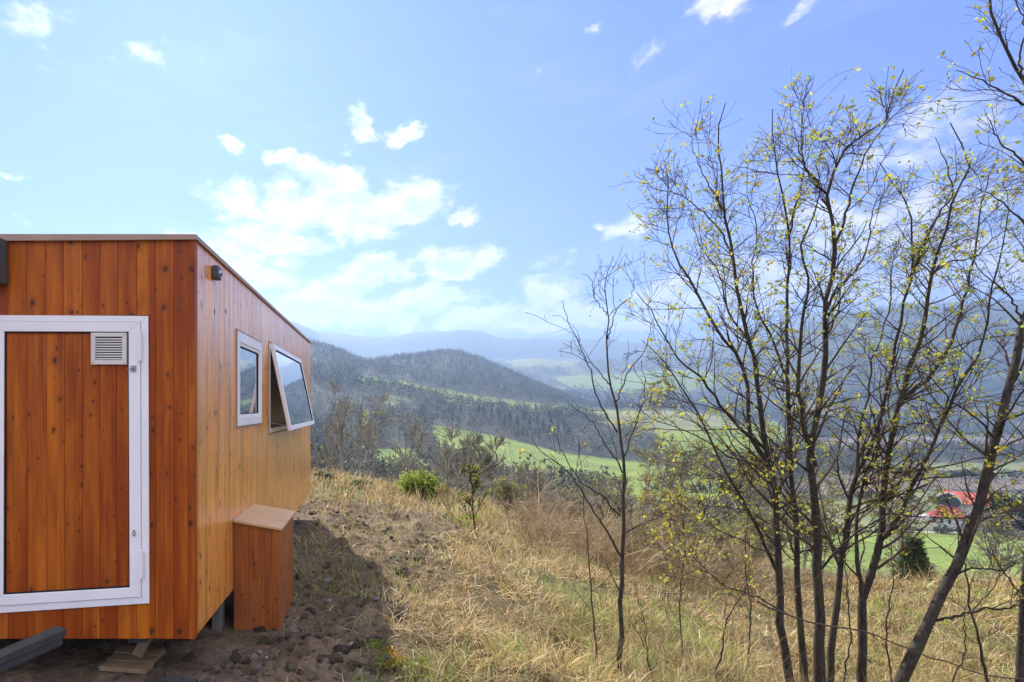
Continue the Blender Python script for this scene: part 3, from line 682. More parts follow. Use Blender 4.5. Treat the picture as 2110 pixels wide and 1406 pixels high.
def bush_lines(h, w, nst, l1, l2, arch=.0, up=.06):
    """a bush of stems from one foot, at the origin"""
    n = 9; az = rng.uniform(0, math.tau, nst); ln = rng.uniform(.0, 1., nst)
    d = np.stack([np.cos(az)*ln*w/h, np.sin(az)*ln*w/h, np.ones(nst)], 1); d /= np.linalg.norm(d, axis=1, keepdims=True)
    Pm = np.zeros((nst, n, 3)); Pm[:, 0] = rng.normal(size=(nst, 3))*np.array([w*.1, w*.1, 0])
    L = h*rng.uniform(.6, 1.05, nst)
    for j in range(1, n):
        d = d+rng.normal(size=(nst, 3))*.10; d[:, 2] -= arch*j/n; d /= np.linalg.norm(d, axis=1, keepdims=True)
        Pm[:, j] = Pm[:, j-1]+d*(L/(n-1))[:, None]
    R = np.maximum(h*.008*np.linspace(1, .25, n)[None]*rng.uniform(.6, 1.3, (nst, 1)), h*.0016)
    c1, r1 = children(Pm, R, l1, .2, .98, (h*.15, h*.42), (20, 55), up, .14, 6, .6, h*.0014)
    c2, r2 = children(c1, r1, l2, .2, 1, (h*.05, h*.2), (20, 60), up, .16, 4, .7, h*.0011)
    return (Pm, R), (c1, r1), (c2, r2)
def wild_tree(name, label, cat, u, D, vtop, width, trunk, mat, pal, leaf=.0, seed=1, nst=1, l1=16, l2=6, l3=0, lsize=.05, up=.09, group=None):
    global rng
    rng = np.random.default_rng(seed)
    X, Y, Z = ground_at(u, D); h = (CZ-(vtop-V0)/F*D)-Z
    t = thing(name, label, cat, (X, Y, Z), group)
    n = 12; az = rng.uniform(0, math.tau, nst); Pm = np.zeros((nst, n, 3)); d = np.stack([np.cos(az)*.12*(nst > 1), np.sin(az)*.12*(nst > 1), np.ones(nst)], 1)
    Pm[:, 0] = [0, 0, -.1*h*.1]
    for j in range(1, n):
        d = d+rng.normal(size=(nst, 3))*.055; d /= np.linalg.norm(d, axis=1, keepdims=True)
        Pm[:, j] = Pm[:, j-1]+d*(h*1.0/(n-1))*rng.uniform(.9, 1.05, (nst, 1))
    R = trunk*np.linspace(1, .16, n)[None]*np.ones((nst, 1))
    o3 = np.array([X, Y, Z])
    V, Fq = tubes(Pm+o3, R, 8); mesh_np('trunk', V, Fq, mat, t, smooth=True)
    mn = D*.0006
    c1, r1 = children(Pm, R, l1, .25, .97, (width*.7, width*1.15), (28, 62), up, .11, 7, .5, mn*1.3)
    c2, r2 = children(c1, r1, l2, .15, 1, (width*.2, width*.55), (20, 55), up, .13, 5, .6, mn)
    pr = [tubes(c1+o3, r1, 4), tubes(c2+o3, r2, 3)]; last = c2
    if l3:
        c3, r3 = children(c2, r2, l3, .15, 1, (width*.08, width*.25), (20, 60), up, .13, 4, .6, mn*.8); pr.append(tubes(c3+o3, r3, 3)); last = c3
    V, Fq = join(pr); mesh_np('branches', V, Fq, mat, t)
    if leaf:
        V, Fq, C = leaves(last+o3, leaf, lsize, pal, 2); mesh_np('leaves', V, Fq, m_leaf, t, col=C)
    return t
YG = [(.30, .34, .06), (.36, .36, .07), (.24, .28, .05), (.4, .33, .08)]
wt = [
 (706, 21, 792, 1.7, .07, 3, 0.0, 'grey bare tree, tallest of those just right of the cabin', 201, 1),
 (770, 19, 815, 1.6, .06, 3, .10, 'thin tree with first yellow-green leaves between cabin and round bush', 202, 1),
 (668, 24, 812, 1.6, .06, 3, .05, 'bare tree right against the far corner of the cabin', 203, 2),
 (742, 27, 830, 1.5, .05, 3, .0, 'small bare tree behind the two taller ones near the cabin', 204, 1),
 (822, 30, 850, 2.2, .06, 3, .0, 'faint bare tree behind the round green bush', 205, 2),
]
for u, D, vt, w, tr, l3, lf, lab, sd, ns in wt:
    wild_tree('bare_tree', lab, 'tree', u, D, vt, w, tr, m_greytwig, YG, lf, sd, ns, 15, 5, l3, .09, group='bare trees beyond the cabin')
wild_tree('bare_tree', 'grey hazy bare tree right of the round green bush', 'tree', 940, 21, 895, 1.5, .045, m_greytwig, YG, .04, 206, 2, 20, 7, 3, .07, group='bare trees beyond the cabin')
wild_tree('bare_tree', 'grey-green bare tree directly behind the yellow-green sapling', 'tree', 1003, 19, 905, 1.3, .04, m_greytwig, YG, .12, 207, 2, 20, 7, 3, .06, group='bare trees beyond the cabin')
wild_tree('leafy_sapling', 'small sapling with bare lower stem and yellow-green crown on the dry slope', 'sapling', 980, 8.3, 965, .55, .018, m_twig, [(.34, .38, .05), (.42, .40, .06), (.28, .32, .05)], .6, 208, 1, 17, 6, 2, .036)
wild_tree('leafy_sapling', 'short orange-tinged sapling leaning just left of the yellow-green one', 'sapling', 932, 9.5, 1000, .5, .018, m_browntwig, [(.42, .30, .07), (.38, .34, .07)], .4, 209, 1, 10, 4, 2, .034)
# dark bare shrub at the brow
wild_tree('bare_shrub', 'grey dense almost leafless shrub at the brow between sapling and slim tree', 'shrub', 1090, 13, 968, .9, .03, m_greytwig, YG, .15, 210, 5, 8, 4, 3, .05, up=.03)
wild_tree('bare_shrub', 'pale grey leafless shrub behind the slim young tree', 'shrub', 1245, 14, 1010, 1., .03, m_greytwig, YG, .05, 211, 6, 12, 6, 3, .05, up=.03)
for i, (u, D, vt, w, lf, mt, lab) in enumerate([
  (1345, 12.5, 905, 1.1, .5, m_greytwig, 'young tree dotted with yellow leaves behind the slim sapling'),
  (1440, 13.5, 915, 1.2, .55, m_greytwig, 'yellow-leaved young tree left of the dark trunks'),
  (1530, 14, 940, 1.3, .7, m_twig, 'bright yellow-green bushy tree behind the leftmost dark trunk'),
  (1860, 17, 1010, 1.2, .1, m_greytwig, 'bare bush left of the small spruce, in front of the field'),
  (2080, 14, 1060, 1.2, .18, m_greytwig, 'sprawling bush at the right edge below the farmhouse')]):
    wild_tree('young_tree', lab, 'tree', u, D, vt, w, .035, mt, YG, lf, 220+i, 3, 14, 6, 3, .055, up=.05, group='young trees on the slope')
for i, (u, D, vt, w, lf, lab) in enumerate([
  (1385, 10.5, 1000, .8, .5, 'yellow-green shrub in the brown tangle right of the slim sapling'),
  (1600, 12, 960, 1.1, .6, 'leafy shrub seen between the second and third dark trunks'),
  (1690, 11, 1040, .9, .5, 'low leafy shrub right behind the foot of the trunks'),
  (1470, 9.5, 1085, .6, .45, 'small leafy shrub at the edge of the dry grass'),
  (1180, 11.5, 1020, .8, .12, 'wispy brown shrub left of the slim sapling'),
  (1045, 12.5, 1000, .7, .5, 'pale yellow-green shrub on the brow right of the yellow-green sapling'),
  (1330, 9.6, 1090, .6, .3, 'low tan shrub at the edge of the brown tangle'),
  (1270, 12.5, 985, .9, .45, 'airy yellow-green shrub directly behind the slim sapling'),
  (1560, 10.2, 1060, .8, .6, 'bright leafy shrub behind the leftmost dark trunk'),
  (1650, 14, 960, 1.1, .5, 'taller leafy shrub between trunks, in front of the olive field')]):
    wild_tree('leafy_shrub', lab, 'shrub', u, D, vt, w, .022, m_greytwig if i else m_browntwig, YG, lf, 240+i, 4, 10, 5, 3, .05, up=.03, group='shrubs in the tangle')
# thorny scrub: one uncountable mass
rng = np.random.default_rng(301)
tmpl = []
for i in range(6):
    a_, b_, c_ = bush_lines(1., .8, 9, 5, 4, arch=.12 if i % 2 else .3, up=-.02)
    tmpl.append(join([tubes(*a_, 4), tubes(*b_, 3), tubes(*c_, 3)]))
def scrub(name, label, spots, mat, hz):
    pr = []
    for (u, D) in spots:
        X = (u-U0)/F*D; Z = float(height([X], [D])[0])
        V, Fq = tmpl[rng.integers(0, len(tmpl))]
        h = rng.uniform(*hz); an = rng.uniform(0, math.tau); c, s = math.cos(an), math.sin(an)
        W = V*h*np.array([rng.uniform(.8, 1.4), rng.uniform(.8, 1.4), 1.])
        pr.append((np.stack([W[:, 0]*c-W[:, 1]*s+X, W[:, 0]*s+W[:, 1]*c+D, W[:, 2]+Z-.05], 1), Fq))
    V, Fq = join(pr); o = mesh_np(name, V, Fq, mat); tag(o, label, 'scrub', kind='stuff')
sp = [(rng.uniform(1075, 1600), rng.uniform(8.2, 13)) for _ in range(150)]
scrub('bramble_scrub', 'tangled brown leafless brambles along the brow of the slope', sp, m_browntwig, (.55, 1.55))
sp = [(rng.uniform(880, 2200), rng.uniform(14, 30)) for _ in range(85)]
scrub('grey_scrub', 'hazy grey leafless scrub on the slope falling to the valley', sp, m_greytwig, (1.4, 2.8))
sp = [(rng.uniform(620, 960), rng.uniform(16, 26)) for _ in range(26)]
scrub('pale_scrub', 'low pale scrub at the foot of the bare trees', sp, m_greytwig, (.5, 1.2))
def leafy_bush(name, label, u, D, vtop, rx, pal, n, size, seed, cat='bush'):
    global rng
    rng = np.random.default_rng(seed)
    X, Y, Z = ground_at(u, D); h = (CZ-(vtop-V0)/F*D)-Z
    t = thing(name, label, cat, (X, Y, Z))
    a_, b_, c_ = bush_lines(h*.9, rx*.8, 10, 4, 3)
    V, Fq = join([tubes(a_[0]+np.array([X, Y, Z]), a_[1], 4), tubes(b_[0]+np.array([X, Y, Z]), b_[1], 3)])
    mesh_np('stems', V, Fq, m_browntwig, t)
    V, Fq, C = crown_tufts((X, Y, Z+h*.48), (rx, rx*.8, h*.47), n, size, np.array(pal))
    mesh_np('foliage', V, Fq, m_leaf, t, col=C)
leafy_bush('round_bush', 'round dense bright green bush at the end of the soil patch', 866, 13.2, 966, .52, [(.30, .36, .05), (.36, .40, .05), (.20, .27, .04), (.14, .20, .03)], 6500, .035, 401)
leafy_bush('low_bush', 'low grey-green bush close to the far corner of the cabin', 668, 14, 972, .25, [(.13, .16, .07), (.10, .12, .06)], 1200, .03, 402)
leafy_bush('low_bush', 'flat dull green tuft of bush left of the round bush', 745, 13.5, 988, .3, [(.15, .19, .06), (.11, .14, .05)], 1300, .03, 403)
leafy_bush('low_bush', 'yellow-green low bush under the small sapling', 962, 9.6, 1062, .3, [(.28, .32, .05), (.22, .27, .05)], 1400, .028, 404)
leafy_bush('low_bush', 'large sunlit green bush behind the foot of the dark trunks', 1500, 11.5, 1075, .75, [(.24, .30, .05), (.18, .24, .04), (.3, .32, .06)], 3000, .035, 405)
leafy_bush('low_bush', 'bright green bush right of the small spruce', 2000, 10.5, 1200, .6, [(.20, .27, .05), (.14, .2, .04)], 3000, .03, 406)
leafy_bush('low_bush', 'dark green bush left of the small spruce', 1800, 11.5, 1190, .55, [(.06, .10, .03), (.09, .13, .03)], 3000, .03, 407)
# small spruce
def spruce(u, D, vtop, seed, label):
    global rng
    rng = np.random.default_rng(seed)
    X, Y, Z = ground_at(u, D); h = (CZ-(vtop-V0)/F*D)-Z
    t = thing('spruce', label, 'tree', (X, Y, Z))
    o3 = np.array([X, Y, Z])
    tr = np.zeros((1, 8, 3)); tr[0, :, 2] = np.linspace(-.1, h, 8); V, Fq = tubes(tr+o3, np.linspace(.05, .006, 8)[None], 8)
    mesh_np('trunk', V, Fq, m_bark, t, smooth=True)
    pts = []; 
    for lv in np.linspace(.08, .96, 19):
        nb = 7; L = (1-lv)**1.05*h*.34*rng.uniform(.75, 1.15, nb)+.05
        az = rng.uniform(0, math.tau)+np.arange(nb)*math.tau/nb+rng.normal(size=nb)*.2
        for a_, l_ in zip(az, L):
            s = np.linspace(.05, 1, 7)
            pts.append(np.stack([np.cos(a_)*s*l_, np.sin(a_)*s*l_, lv*h-.12*l_*s+.22*l_*s**2.5], 1))
    Pm = np.array(pts)+o3
    R = np.ones((len(Pm), 7))*np.linspace(.008, .003, 7)
    bt = tubes(Pm, R, 3)
    c1, r1 = children(Pm, R, 7, .2, 1, (.06, .2), (35, 60), -.02, .05, 4, .8, .002)
    c1[..., 2] -= 0
    mesh_np('branches', *join([bt, tubes(c1, r1, 3)]), m_twig, t)
    # needles
    cc = np.concatenate([Pm[:, 1:].reshape(-1, 3), c1.reshape(-1, 3), c1[:, 1:].reshape(-1, 3)])
    cc = np.repeat(cc, 5, axis=0); K = len(cc)
    a_ = rng.normal(size=(K, 3)); a_ /= np.linalg.norm(a_, axis=1, keepdims=True); b_ = np.cross(a_, rng.normal(size=(K, 3))); b_ /= np.linalg.norm(b_, axis=1, keepdims=True)
    s = rng.uniform(.02, .05, (K, 1)); V = np.stack([cc-b_*.005, cc+a_*s, cc+b_*.005], 1).reshape(-1, 3)
    C = np.repeat(np.array([(.06, .11, .04), (.09, .14, .05), (.14, .20, .06)])[rng.integers(0, 3, K)], 3, axis=0)
    mesh_np('needles', V, np.arange(K*3).reshape(-1, 3), m_leaf, t, col=C)
spruce(1883, 10.2, 1108, 501, 'small dark spruce on the slope below the red-roofed farmhouse')

# ---------------------------------------------------------------- woodland on the hills
def woodland(name, label, n, u0, u1, d0, d1, hsize, faces, pal, mask=None, con=.0, seed=1, narrow=.34):
    global rng
    rng = np.random.default_rng(seed)
    X, Y = scatter(n, u0, u1, d0, d1); Z = height(X, Y)
    _, w = cover(X, Y, Z)
    k = rng.random(len(X)) < w
    u, v = U0+F*X/Y, V0-F*(Z-CZ)/Y
    if mask is not None: k &= mask(u, v, X, Y)
    X, Y, Z = X[k], Y[k], Z[k]; K = len(X)
    h = rng.uniform(*hsize, K); iscon = (rng.random(K) < con*(1+2*fbm(X/150, Y/150, 93, 2)))
    m = faces
    q = rng.normal(size=(K, m, 3)); q /= np.linalg.norm(q, axis=2, keepdims=True); q *= rng.random((K, m, 1))**.4
    rad = np.where(iscon, .13, narrow)*h
    zz = q[..., 2]*.5+.5
    taper = np.where(iscon[:, None], 1.1-zz*1., 1.)
    c = np.stack([X[:, None]+q[..., 0]*rad[:, None]*taper, Y[:, None]+q[..., 1]*rad[:, None]*taper, Z[:, None]+h[:, None]*(.12+.88*zz)], -1)
    a_ = rng.normal(size=(K, m, 3)); a_ /= np.linalg.norm(a_, axis=2, keepdims=True)
    a_[..., 2] += .15
    b_ = np.cross(a_, rng.normal(size=(K, m, 3))); b_ /= np.linalg.norm(b_, axis=2, keepdims=True)
    s = (h*.5/math.sqrt(m)*1.15)[:, None, None]*rng.uniform(.5, 1.4, (K, m, 1))
    V = np.stack([c-b_*s*.5, c+a_*s, c+b_*s*.5], 2).reshape(-1, 3)
    pc = pal[rng.integers(0, len(pal), K)]*(1+1.1*fbm(X/70, Y/110, 95, 3))[:, None]
    pc = np.where(iscon[:, None], np.array([.045, .075, .04]), pc)*rng.uniform(.45, 1.6, (K, 1))
    C = np.repeat(pc, m*3, axis=0)*rng.uniform(.7, 1.3, (K*m*3//3, 1)).repeat(3, axis=0)
    o = mesh_np(name, V, np.arange(K*m*3).reshape(-1, 3), m_crown, col=C); tag(o, label, 'woodland', kind='stuff')
BARE = np.array([(.15, .13, .11), (.12, .11, .10), (.18, .155, .12), (.11, .12, .08), (.16, .19, .085)])
woodland('near_woods', 'leafless grey-brown woods filling the dip below the slope', 480, 600, 2200, 45, 120, (4, 7.5), 170, BARE*1.1, mask=lambda u, v, X, Y: (u < 1560), seed=601)
woodland('valley_woods', 'mixed bare and evergreen woods around the green fields', 9000, 560, 2250, 180, 640, (7, 13), 40, BARE*.8, mask=lambda u, v, X, Y: (v < 995) | (u < 1250), con=.16, seed=602, narrow=.42)
woodland('hill_forest', 'dense dark forest covering the rounded hill', 13500, 380, 2300, 600, 1280, (10, 17), 34, BARE*.62, con=.22, narrow=.42, seed=603)
woodland('far_forest', 'blue hazy forest on the long far ridge', 11000, 900, 2400, 1250, 2700, (12, 22), 14, BARE*.6, con=.2, seed=604, narrow=.5)
def hedge(name, label, pts, n, hs, seed):
    global rng
    rng = np.random.default_rng(seed)
    L, _ = smooth_line([(x, y, 0) for x, y in pts], 60); pr = []; cs = []; off = 0
    for _ in range(n):
        q = L[rng.integers(0, 60)]; x, y = q[0]+rng.normal()*1.4, q[1]+rng.normal()*1.2; z = float(height([x], [y])[0]); h = rng.uniform(*hs)
        V, Fq, C = crown_tufts((x, y, z+h*.5), (h*.5, h*.5, h*.5), 70, h*.13, np.array([(.08, .10, .04), (.12, .12, .07), (.15, .16, .06), (.06, .075, .04)]))
        pr.append((V, Fq)); cs.append(C)
    V, Fq = join(pr); tag(mesh_np(name, V, Fq, m_crown, col=np.vstack(cs)), label, 'hedge', kind='stuff')
hedge('hedgerow', 'ragged hedgerow along the farm track', [(90, 181), (130, 180), (170, 176), (205, 178)], 60, (1.2, 3.4), 621)
hedge('hedgerow', 'line of bushes behind the farm between two fields', [(110, 262), (190, 255), (260, 268), (330, 262)], 110, (2., 5.5), 622)
hedge('hedgerow', 'bushes along the lower edge of the green field', [(20, 300), (60, 262), (110, 235), (150, 205)], 80, (2., 5.), 623)
hedge('hedgerow', 'far line of trees across the brown fields', [(260, 420), (360, 395), (480, 410), (600, 400)], 150, (3., 8.), 624)
# row of dark cypress-like evergreens along the field strip
rng = np.random.default_rng(611)
for i in range(15):
    u = 985+i*13.5+rng.uniform(-4, 4); D = rng.uniform(500, 560); X, Y, Z = ground_at(u, D); h = rng.uniform(13, 20)
    t = thing('evergreen_tree', 'dark pointed evergreen in the row below the long green strip', 'tree', (X, Y, Z), 'row of dark evergreens in the valley')
    V, Fq = tubes(np.array([[[X, Y, Z-.5], [X, Y, Z+h*.5], [X, Y, Z+h*.9]]]), np.array([[.4, .3, .1]]), 5); mesh_np('trunk', V, Fq, m_bark, t)
    m = 150; q = rng.normal(size=(m, 3)); q /= np.linalg.norm(q, axis=1, keepdims=True); q *= rng.random((m, 1))**.4; zz = q[:, 2]*.5+.5
    c = np.stack([X+q[:, 0]*h*.17*(1.15-zz), Y+q[:, 1]*h*.17*(1.15-zz), Z+h*(.05+.95*zz)], 1)
    a_ = rng.normal(size=(m, 3)); b_ = rng.normal(size=(m, 3)); V = np.stack([c-b_*.35, c+a_*.8+np.array([0, 0, .7]), c+b_*.35], 1).reshape(-1, 3)
    mesh_np('crown', V, np.arange(m*3).reshape(-1, 3), m_crown, t, col=np.repeat(np.array([(.035, .06, .03)])*rng.uniform(.7, 1.3, (m, 1)), 3, axis=0))

# ---------------------------------------------------------------- the farmhouse with red roofs
m_tile = simple('red_tile', (.46, .10, .07), .8, var=.25, scale=1.5, bump=.3)
m_render = simple('white_render', (.70, .68, .64), .9, var=.1, scale=.5)
m_darkw = simple('dark_window', (.03, .035, .045), .2)
m_dtim = simple('dark_timber', (.07, .055, .045), .8)
X0, D0 = (1990-U0)/F*190, 190.
zf = float(height([X0], [D0])[0])
fh = thing('farmhouse', 'white farmhouse with stacked red tiled roofs on the valley floor', 'house', (X0, D0, zf))
k = D0/F   # metres per photo pixel there
TH_ = math.atan2(X0, D0); fh.rotation_euler = (0, 0, -TH_)
def hx(u, D=190.): return X0+(u-1990)/F*D0*math.cos(TH_)
def hz(v, D=190.): return CZ-(v-V0)/F*(D0+(D-D0)*math.cos(TH_))
Da, Db, Dc = D0-2, D0-8, D0-5
b = B(); b.box(hx(1936, Da), hx(2038, Da), Da, D0+9, zf-2, hz(1036, Da)).box(hx(1914, Db), hx(1986, Db), Db, Da-.01, zf-2, hz(1070, Db)).box(hx(2010, Dc), hx(2054, Dc), Dc, Da-.02, zf-2, hz(1079, Dc))
b.build('wall', m_render, fh)
r = B(); y0, y1, ym = Da-1.2, D0+10, D0+3.4
x0, x1 = hx(1932, y0), hx(2043, y0); zt = hz(1014, ym); ze = hz(1039, y0)
r.hexa([(x0, y0, ze), (x1, y0, ze), (x1, y1, ze), (x0, y1, ze)], [(x0+.5, ym-.1, zt), (x1-.8, ym-.1, zt), (x1-.8, ym+.1, zt), (x0+.5, ym+.1, zt)])
r.build('roof', m_tile, fh)
r = B(); y0, y1 = Db-1, Da-.05; x0, x1 = hx(1908, y0), hx(1991, y0); ze = hz(1071, y0); zt = hz(1046, y1)
r.hexa([(x0, y0, ze), (x1, y0, ze), (x1, y1, ze), (x0, y1, ze)], [(x0+4.2, y1-2, zt), (x1-2, y1-2, zt), (x1-2, y1-.1, zt), (x0+4.2, y1-.1, zt)])
r.build('roof', m_tile, fh)
r = B(); y0, y1 = Dc-1, Da-.1; x0, x1 = hx(2008, y0), hx(2058, y0)
r.hexa([(x0, y0, hz(1080, y0)), (x1, y0, hz(1080, y0)), (x1, y1, hz(1080, y0)), (x0, y1, hz(1080, y0))], [(x0+.2, y0+1.5, hz(1070, y0)), (x1-1.8, y0+1.5, hz(1070, y0)), (x1-1.8, y1, hz(1062, y0)), (x0+.2, y1, hz(1062, y0))])
r.build('roof', m_tile, fh)
yg = Da-1.9
gb = B(); pr = [(1930, 1044), (1976, 1046), (1982, 1036), (1966, 1024), (1950, 1020), (1932, 1028)]
gb.add([(hx(u, yg), yg, hz(v, yg)) for u, v in pr]+[(hx(u, yg), yg+.6, hz(v, yg)) for u, v in pr], [tuple(range(6)), tuple(range(6, 12))[::-1]]+[(i, (i+1) % 6, (i+1) % 6+6, i+6) for i in range(6)])
gb.build('gable_window', m_darkw, fh)
bb = B(); ln = [(1926, 1030), (1938, 1023), (1952, 1018.5), (1966, 1021), (1978, 1031), (1983, 1038)]
for (a0, a1), (c0_, c1_) in zip(ln[:-1], ln[1:]): bb.beam((hx(a0, yg-.1), yg-.1, hz(a1, yg-.1)), (hx(c0_, yg-.1), yg-.1, hz(c1_, yg-.1)), .6, .45)
bb.build('barge_board', m_render, fh)
for uu in (1922, 1938, 1954, 1970): B().box(hx(uu, Db), hx(uu+6, Db), Db-.06, Db-.005, hz(1084, Db), hz(1075, Db)).build('window', m_darkw, fh)
B().box(hx(1996, Da), hx(2004, Da), Da-.08, Da-.005, zf, hz(1066, Da)).build('door', m_dtim, fh)
B().box(hx(2014, D0+4), hx(2018, D0+4), D0+4, D0+5, hz(1022, D0+4), hz(1009, D0+4)).build('chimney', m_render, fh)
# dark trees around the farm
for i, (u, D, h, w) in enumerate([(2062, 182, 10.5, 4.2), (2085, 184, 11.5, 4.6), (2106, 186, 10, 4.5), (2050, 205, 12, 4), (2128, 185, 12, 5)]):
    rng = np.random.default_rng(700+i)
    X, Y, Z = ground_at(u, D)
    t = thing('dark_tree', ['dark evergreen nearest the right end of the farmhouse', 'tall dark evergreen in the middle of the farm trees', 'dark evergreen at the right edge of the farm', 'dark evergreen rising behind the farmhouse roof', 'dark evergreen outermost to the right of the farm'][i], 'tree', (X, Y, Z), 'dark trees beside the farmhouse')
    V, Fq = tubes(np.array([[[X, Y, Z-.3], [X, Y, Z+h*.4], [X, Y, Z+h*.8]]]), np.array([[.35, .25, .1]]), 6); mesh_np('trunk', V, Fq, m_bark, t)
    V, Fq, C = crown_tufts((X, Y, Z+h*.55), (w, w*.8, h*.48), 2600, .6, np.array([(.025, .032, .03), (.035, .042, .035), (.02, .024, .028)]))
    mesh_np('crown', V, Fq, m_crown, t, col=C)
for i, (u, D, w_, h_, cc) in enumerate([(1997, 420, 9, 4, 'small white house alone among the brown fields'), (1905, 210, 6, 2.4, 'low white shed left of the farmhouse')]):
    X, Y, Z = ground_at(u, D)
    t = thing('shed', cc, 'building', (X, Y, Z))
    B().box(X-w_/2, X+w_/2, Y-3, Y+3, Z-1, Z+h_*.6).build('wall', m_render, t)
    B().hexa([(X-w_/2-.3, Y-3.4, Z+h_*.6+.01), (X+w_/2+.3, Y-3.4, Z+h_*.6+.01), (X+w_/2+.3, Y+3.4, Z+h_*.6+.01), (X-w_/2-.3, Y+3.4, Z+h_*.6+.01)], [(X-w_/2-.3, Y-.1, Z+h_), (X+w_/2+.3, Y-.1, Z+h_), (X+w_/2+.3, Y+.1, Z+h_), (X-w_/2-.3, Y+.1, Z+h_)]).build('roof', m_render, t)

# ---------------------------------------------------------------- the timber cabin
m_wood = wood('cladding', 1.0, rough=.5, coat=.08)
m_wood_side = wood('side_cladding', 1.5, (1.1, 1.3, 1.4), fade=.55, fcol=(.88, .38, .08), rough=.33, coat=.8, spec=.5)  # front boards again, colour lightened to stand in for skylight on this side
m_box = wood('box_wood', .85, (1., 1.1, 1.3), fade=.45, fcol=(.52, .20, .08), rough=.5, coat=.1)
m_lid = simple('lid_wood', (.64, .42, .20), .5, var=.14, scale=5, bump=.2)
m_trim = simple('roof_trim', (.40, .26, .19), .45, var=.15, scale=3)
m_white = simple('white_aluminium', (.90, .88, .88), .38, var=.05, scale=2, spec=.5)
m_vent = simple('vent_plastic', (.70, .66, .60), .5, var=.06)
m_gap = simple('black_gap', (.012, .01, .009), .9)
m_metal = simple('grey_metal', (.42, .42, .43), .35, metal=.8)
m_dgrey = simple('dark_grey_plastic', (.07, .08, .09), .45)
m_conc = simple('concrete', (.20, .19, .175), .9, scale=20, bump=.5)
m_inner = simple('inner_lining', (.30, .28, .25), .8)
m_oldw = simple('weathered_timber', (.05, .048, .047), .8, var=.3, scale=12, bump=.6)
m_palew = simple('pale_plank', (.27, .18, .095), .75, var=.25, scale=9, bump=.4)
m_glass, nt = new_mat('window_glass')
fr = M(nt, 'POWER', N(nt, 'ShaderNodeFresnel', {'IOR': 2.2}), .26, clamp=True)
tr = N(nt, 'ShaderNodeBsdfTransparent', {'Color': (.55, .62, .62, 1)}); gl = N(nt, 'ShaderNodeBsdfGlossy', {'Color': (.95, .97, 1, 1), 'Roughness': .015})
out(nt, N(nt, 'ShaderNodeMixShader', {0: fr, 1: tr.outputs[0], 2: gl.outputs[0]}))
XR, XL, YF, YK = -1.199, -3.75, 3.31, 8.9
ZB, ZTOP = CZ-1.508, CZ+1.085
cab = thing('cabin', 'orange-brown timber clad mobile cabin with white framed door and windows', 'cabin', (XR-1.3, 6.1, ZB))
S = 1/318.6   # metres per photo pixel on the front wall
fx = lambda u: (u-U0)*S
fz = lambda v: CZ-(v-V0)*S
def sx(u): return F*(-XR)/(U0-u)          # depth along the side wall
def sz(v, Y): return CZ-(v-V0)/F*Y
def planks(bld, cuts, z0, z1, holes, put, gap=.0022):
    for a_, b_ in zip(cuts[:-1], cuts[1:]):
        a2, b2 = a_+gap/2, b_-gap/2
        segs = [(a2, b2, [(z0, z1)])]
        for (h0, h1, hz0, hz1) in holes:
            ns = []
            for (p, q_, zs) in segs:
                if q_ <= h0 or p >= h1: ns.append((p, q_, zs)); continue
                if p < h0: ns.append((p, h0, zs))
                if q_ > h1: ns.append((h1, q_, zs))
                m0, m1 = max(p, h0), min(q_, h1)
                nz = []
                for (s0, s1) in zs:
                    if s1 <= hz0 or s0 >= hz1: nz.append((s0, s1)); continue
                    if s0 < hz0: nz.append((s0, hz0))
                    if s1 > hz1: nz.append((hz1, s1))
                ns.append((m0, m1, nz))
            segs = ns
        for (p, q_, zs) in segs:
            if q_-p < .004: continue
            for (s0, s1) in zs: put(bld, p, q_, s0, s1)
# openings
dz0, dz1 = fz(1239), fz(650); dx0, dx1 = fx(-58), fx(308)
W1 = (sx(487), sx(537), sz(880, sx(487)), sz(681, sx(487)))
W2 = (sx(554), sx(615), sz(893, sx(556)), sz(707, sx(556)))
fcuts = [fx(388)-.0]+[fx(u) for u in (358, 320, 282, 243, 206, 170, 131, 93, 55, 17)]
while fcuts[-1] > XL+.1: fcuts.append(fcuts[-1]-.1195)
fcuts.append(XL); fcuts = fcuts[::-1]
bb = B(); planks(bb, fcuts, ZB, ZTOP, [(dx0, dx1, dz0, dz1)], lambda w, p, q_, s0, s1: w.box(p, q_, YF, YF+.02, s0, s1))
bb.build('front_cladding', m_wood, cab, bevel=.0022)
scuts = list(np.arange(YF+.052, YK-.02, .12))+[YK]
bb = B(); planks(bb, scuts, ZB, ZTOP, [W1, W2], lambda w, p, q_, s0, s1: w.box(XR-.02, XR, p, q_, s0, s1), gap=.0045)
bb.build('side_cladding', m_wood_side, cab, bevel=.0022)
# back and left sides
bb = B(); planks(bb, list(np.arange(XL, XR-.03, .12))+[XR-.021], ZB, ZTOP, [], lambda w, p, q_, s0, s1: w.box(p, q_, YK-.02, YK, s0, s1)); bb.build('rear_cladding', m_wood, cab)
bb = B(); planks(bb, list(np.arange(YF+.021, YK-.03, .12))+[YK-.021], ZB, ZTOP, [], lambda w, p, q_, s0, s1: w.box(XL, XL+.02, p, q_, s0, s1)); bb.build('left_cladding', m_wood, cab)
B().box(fx(388)+.001, XR+.006, YF-.006, YF+.05, ZB-.002, ZTOP).build('corner_board', m_wood, cab, bevel=.004)
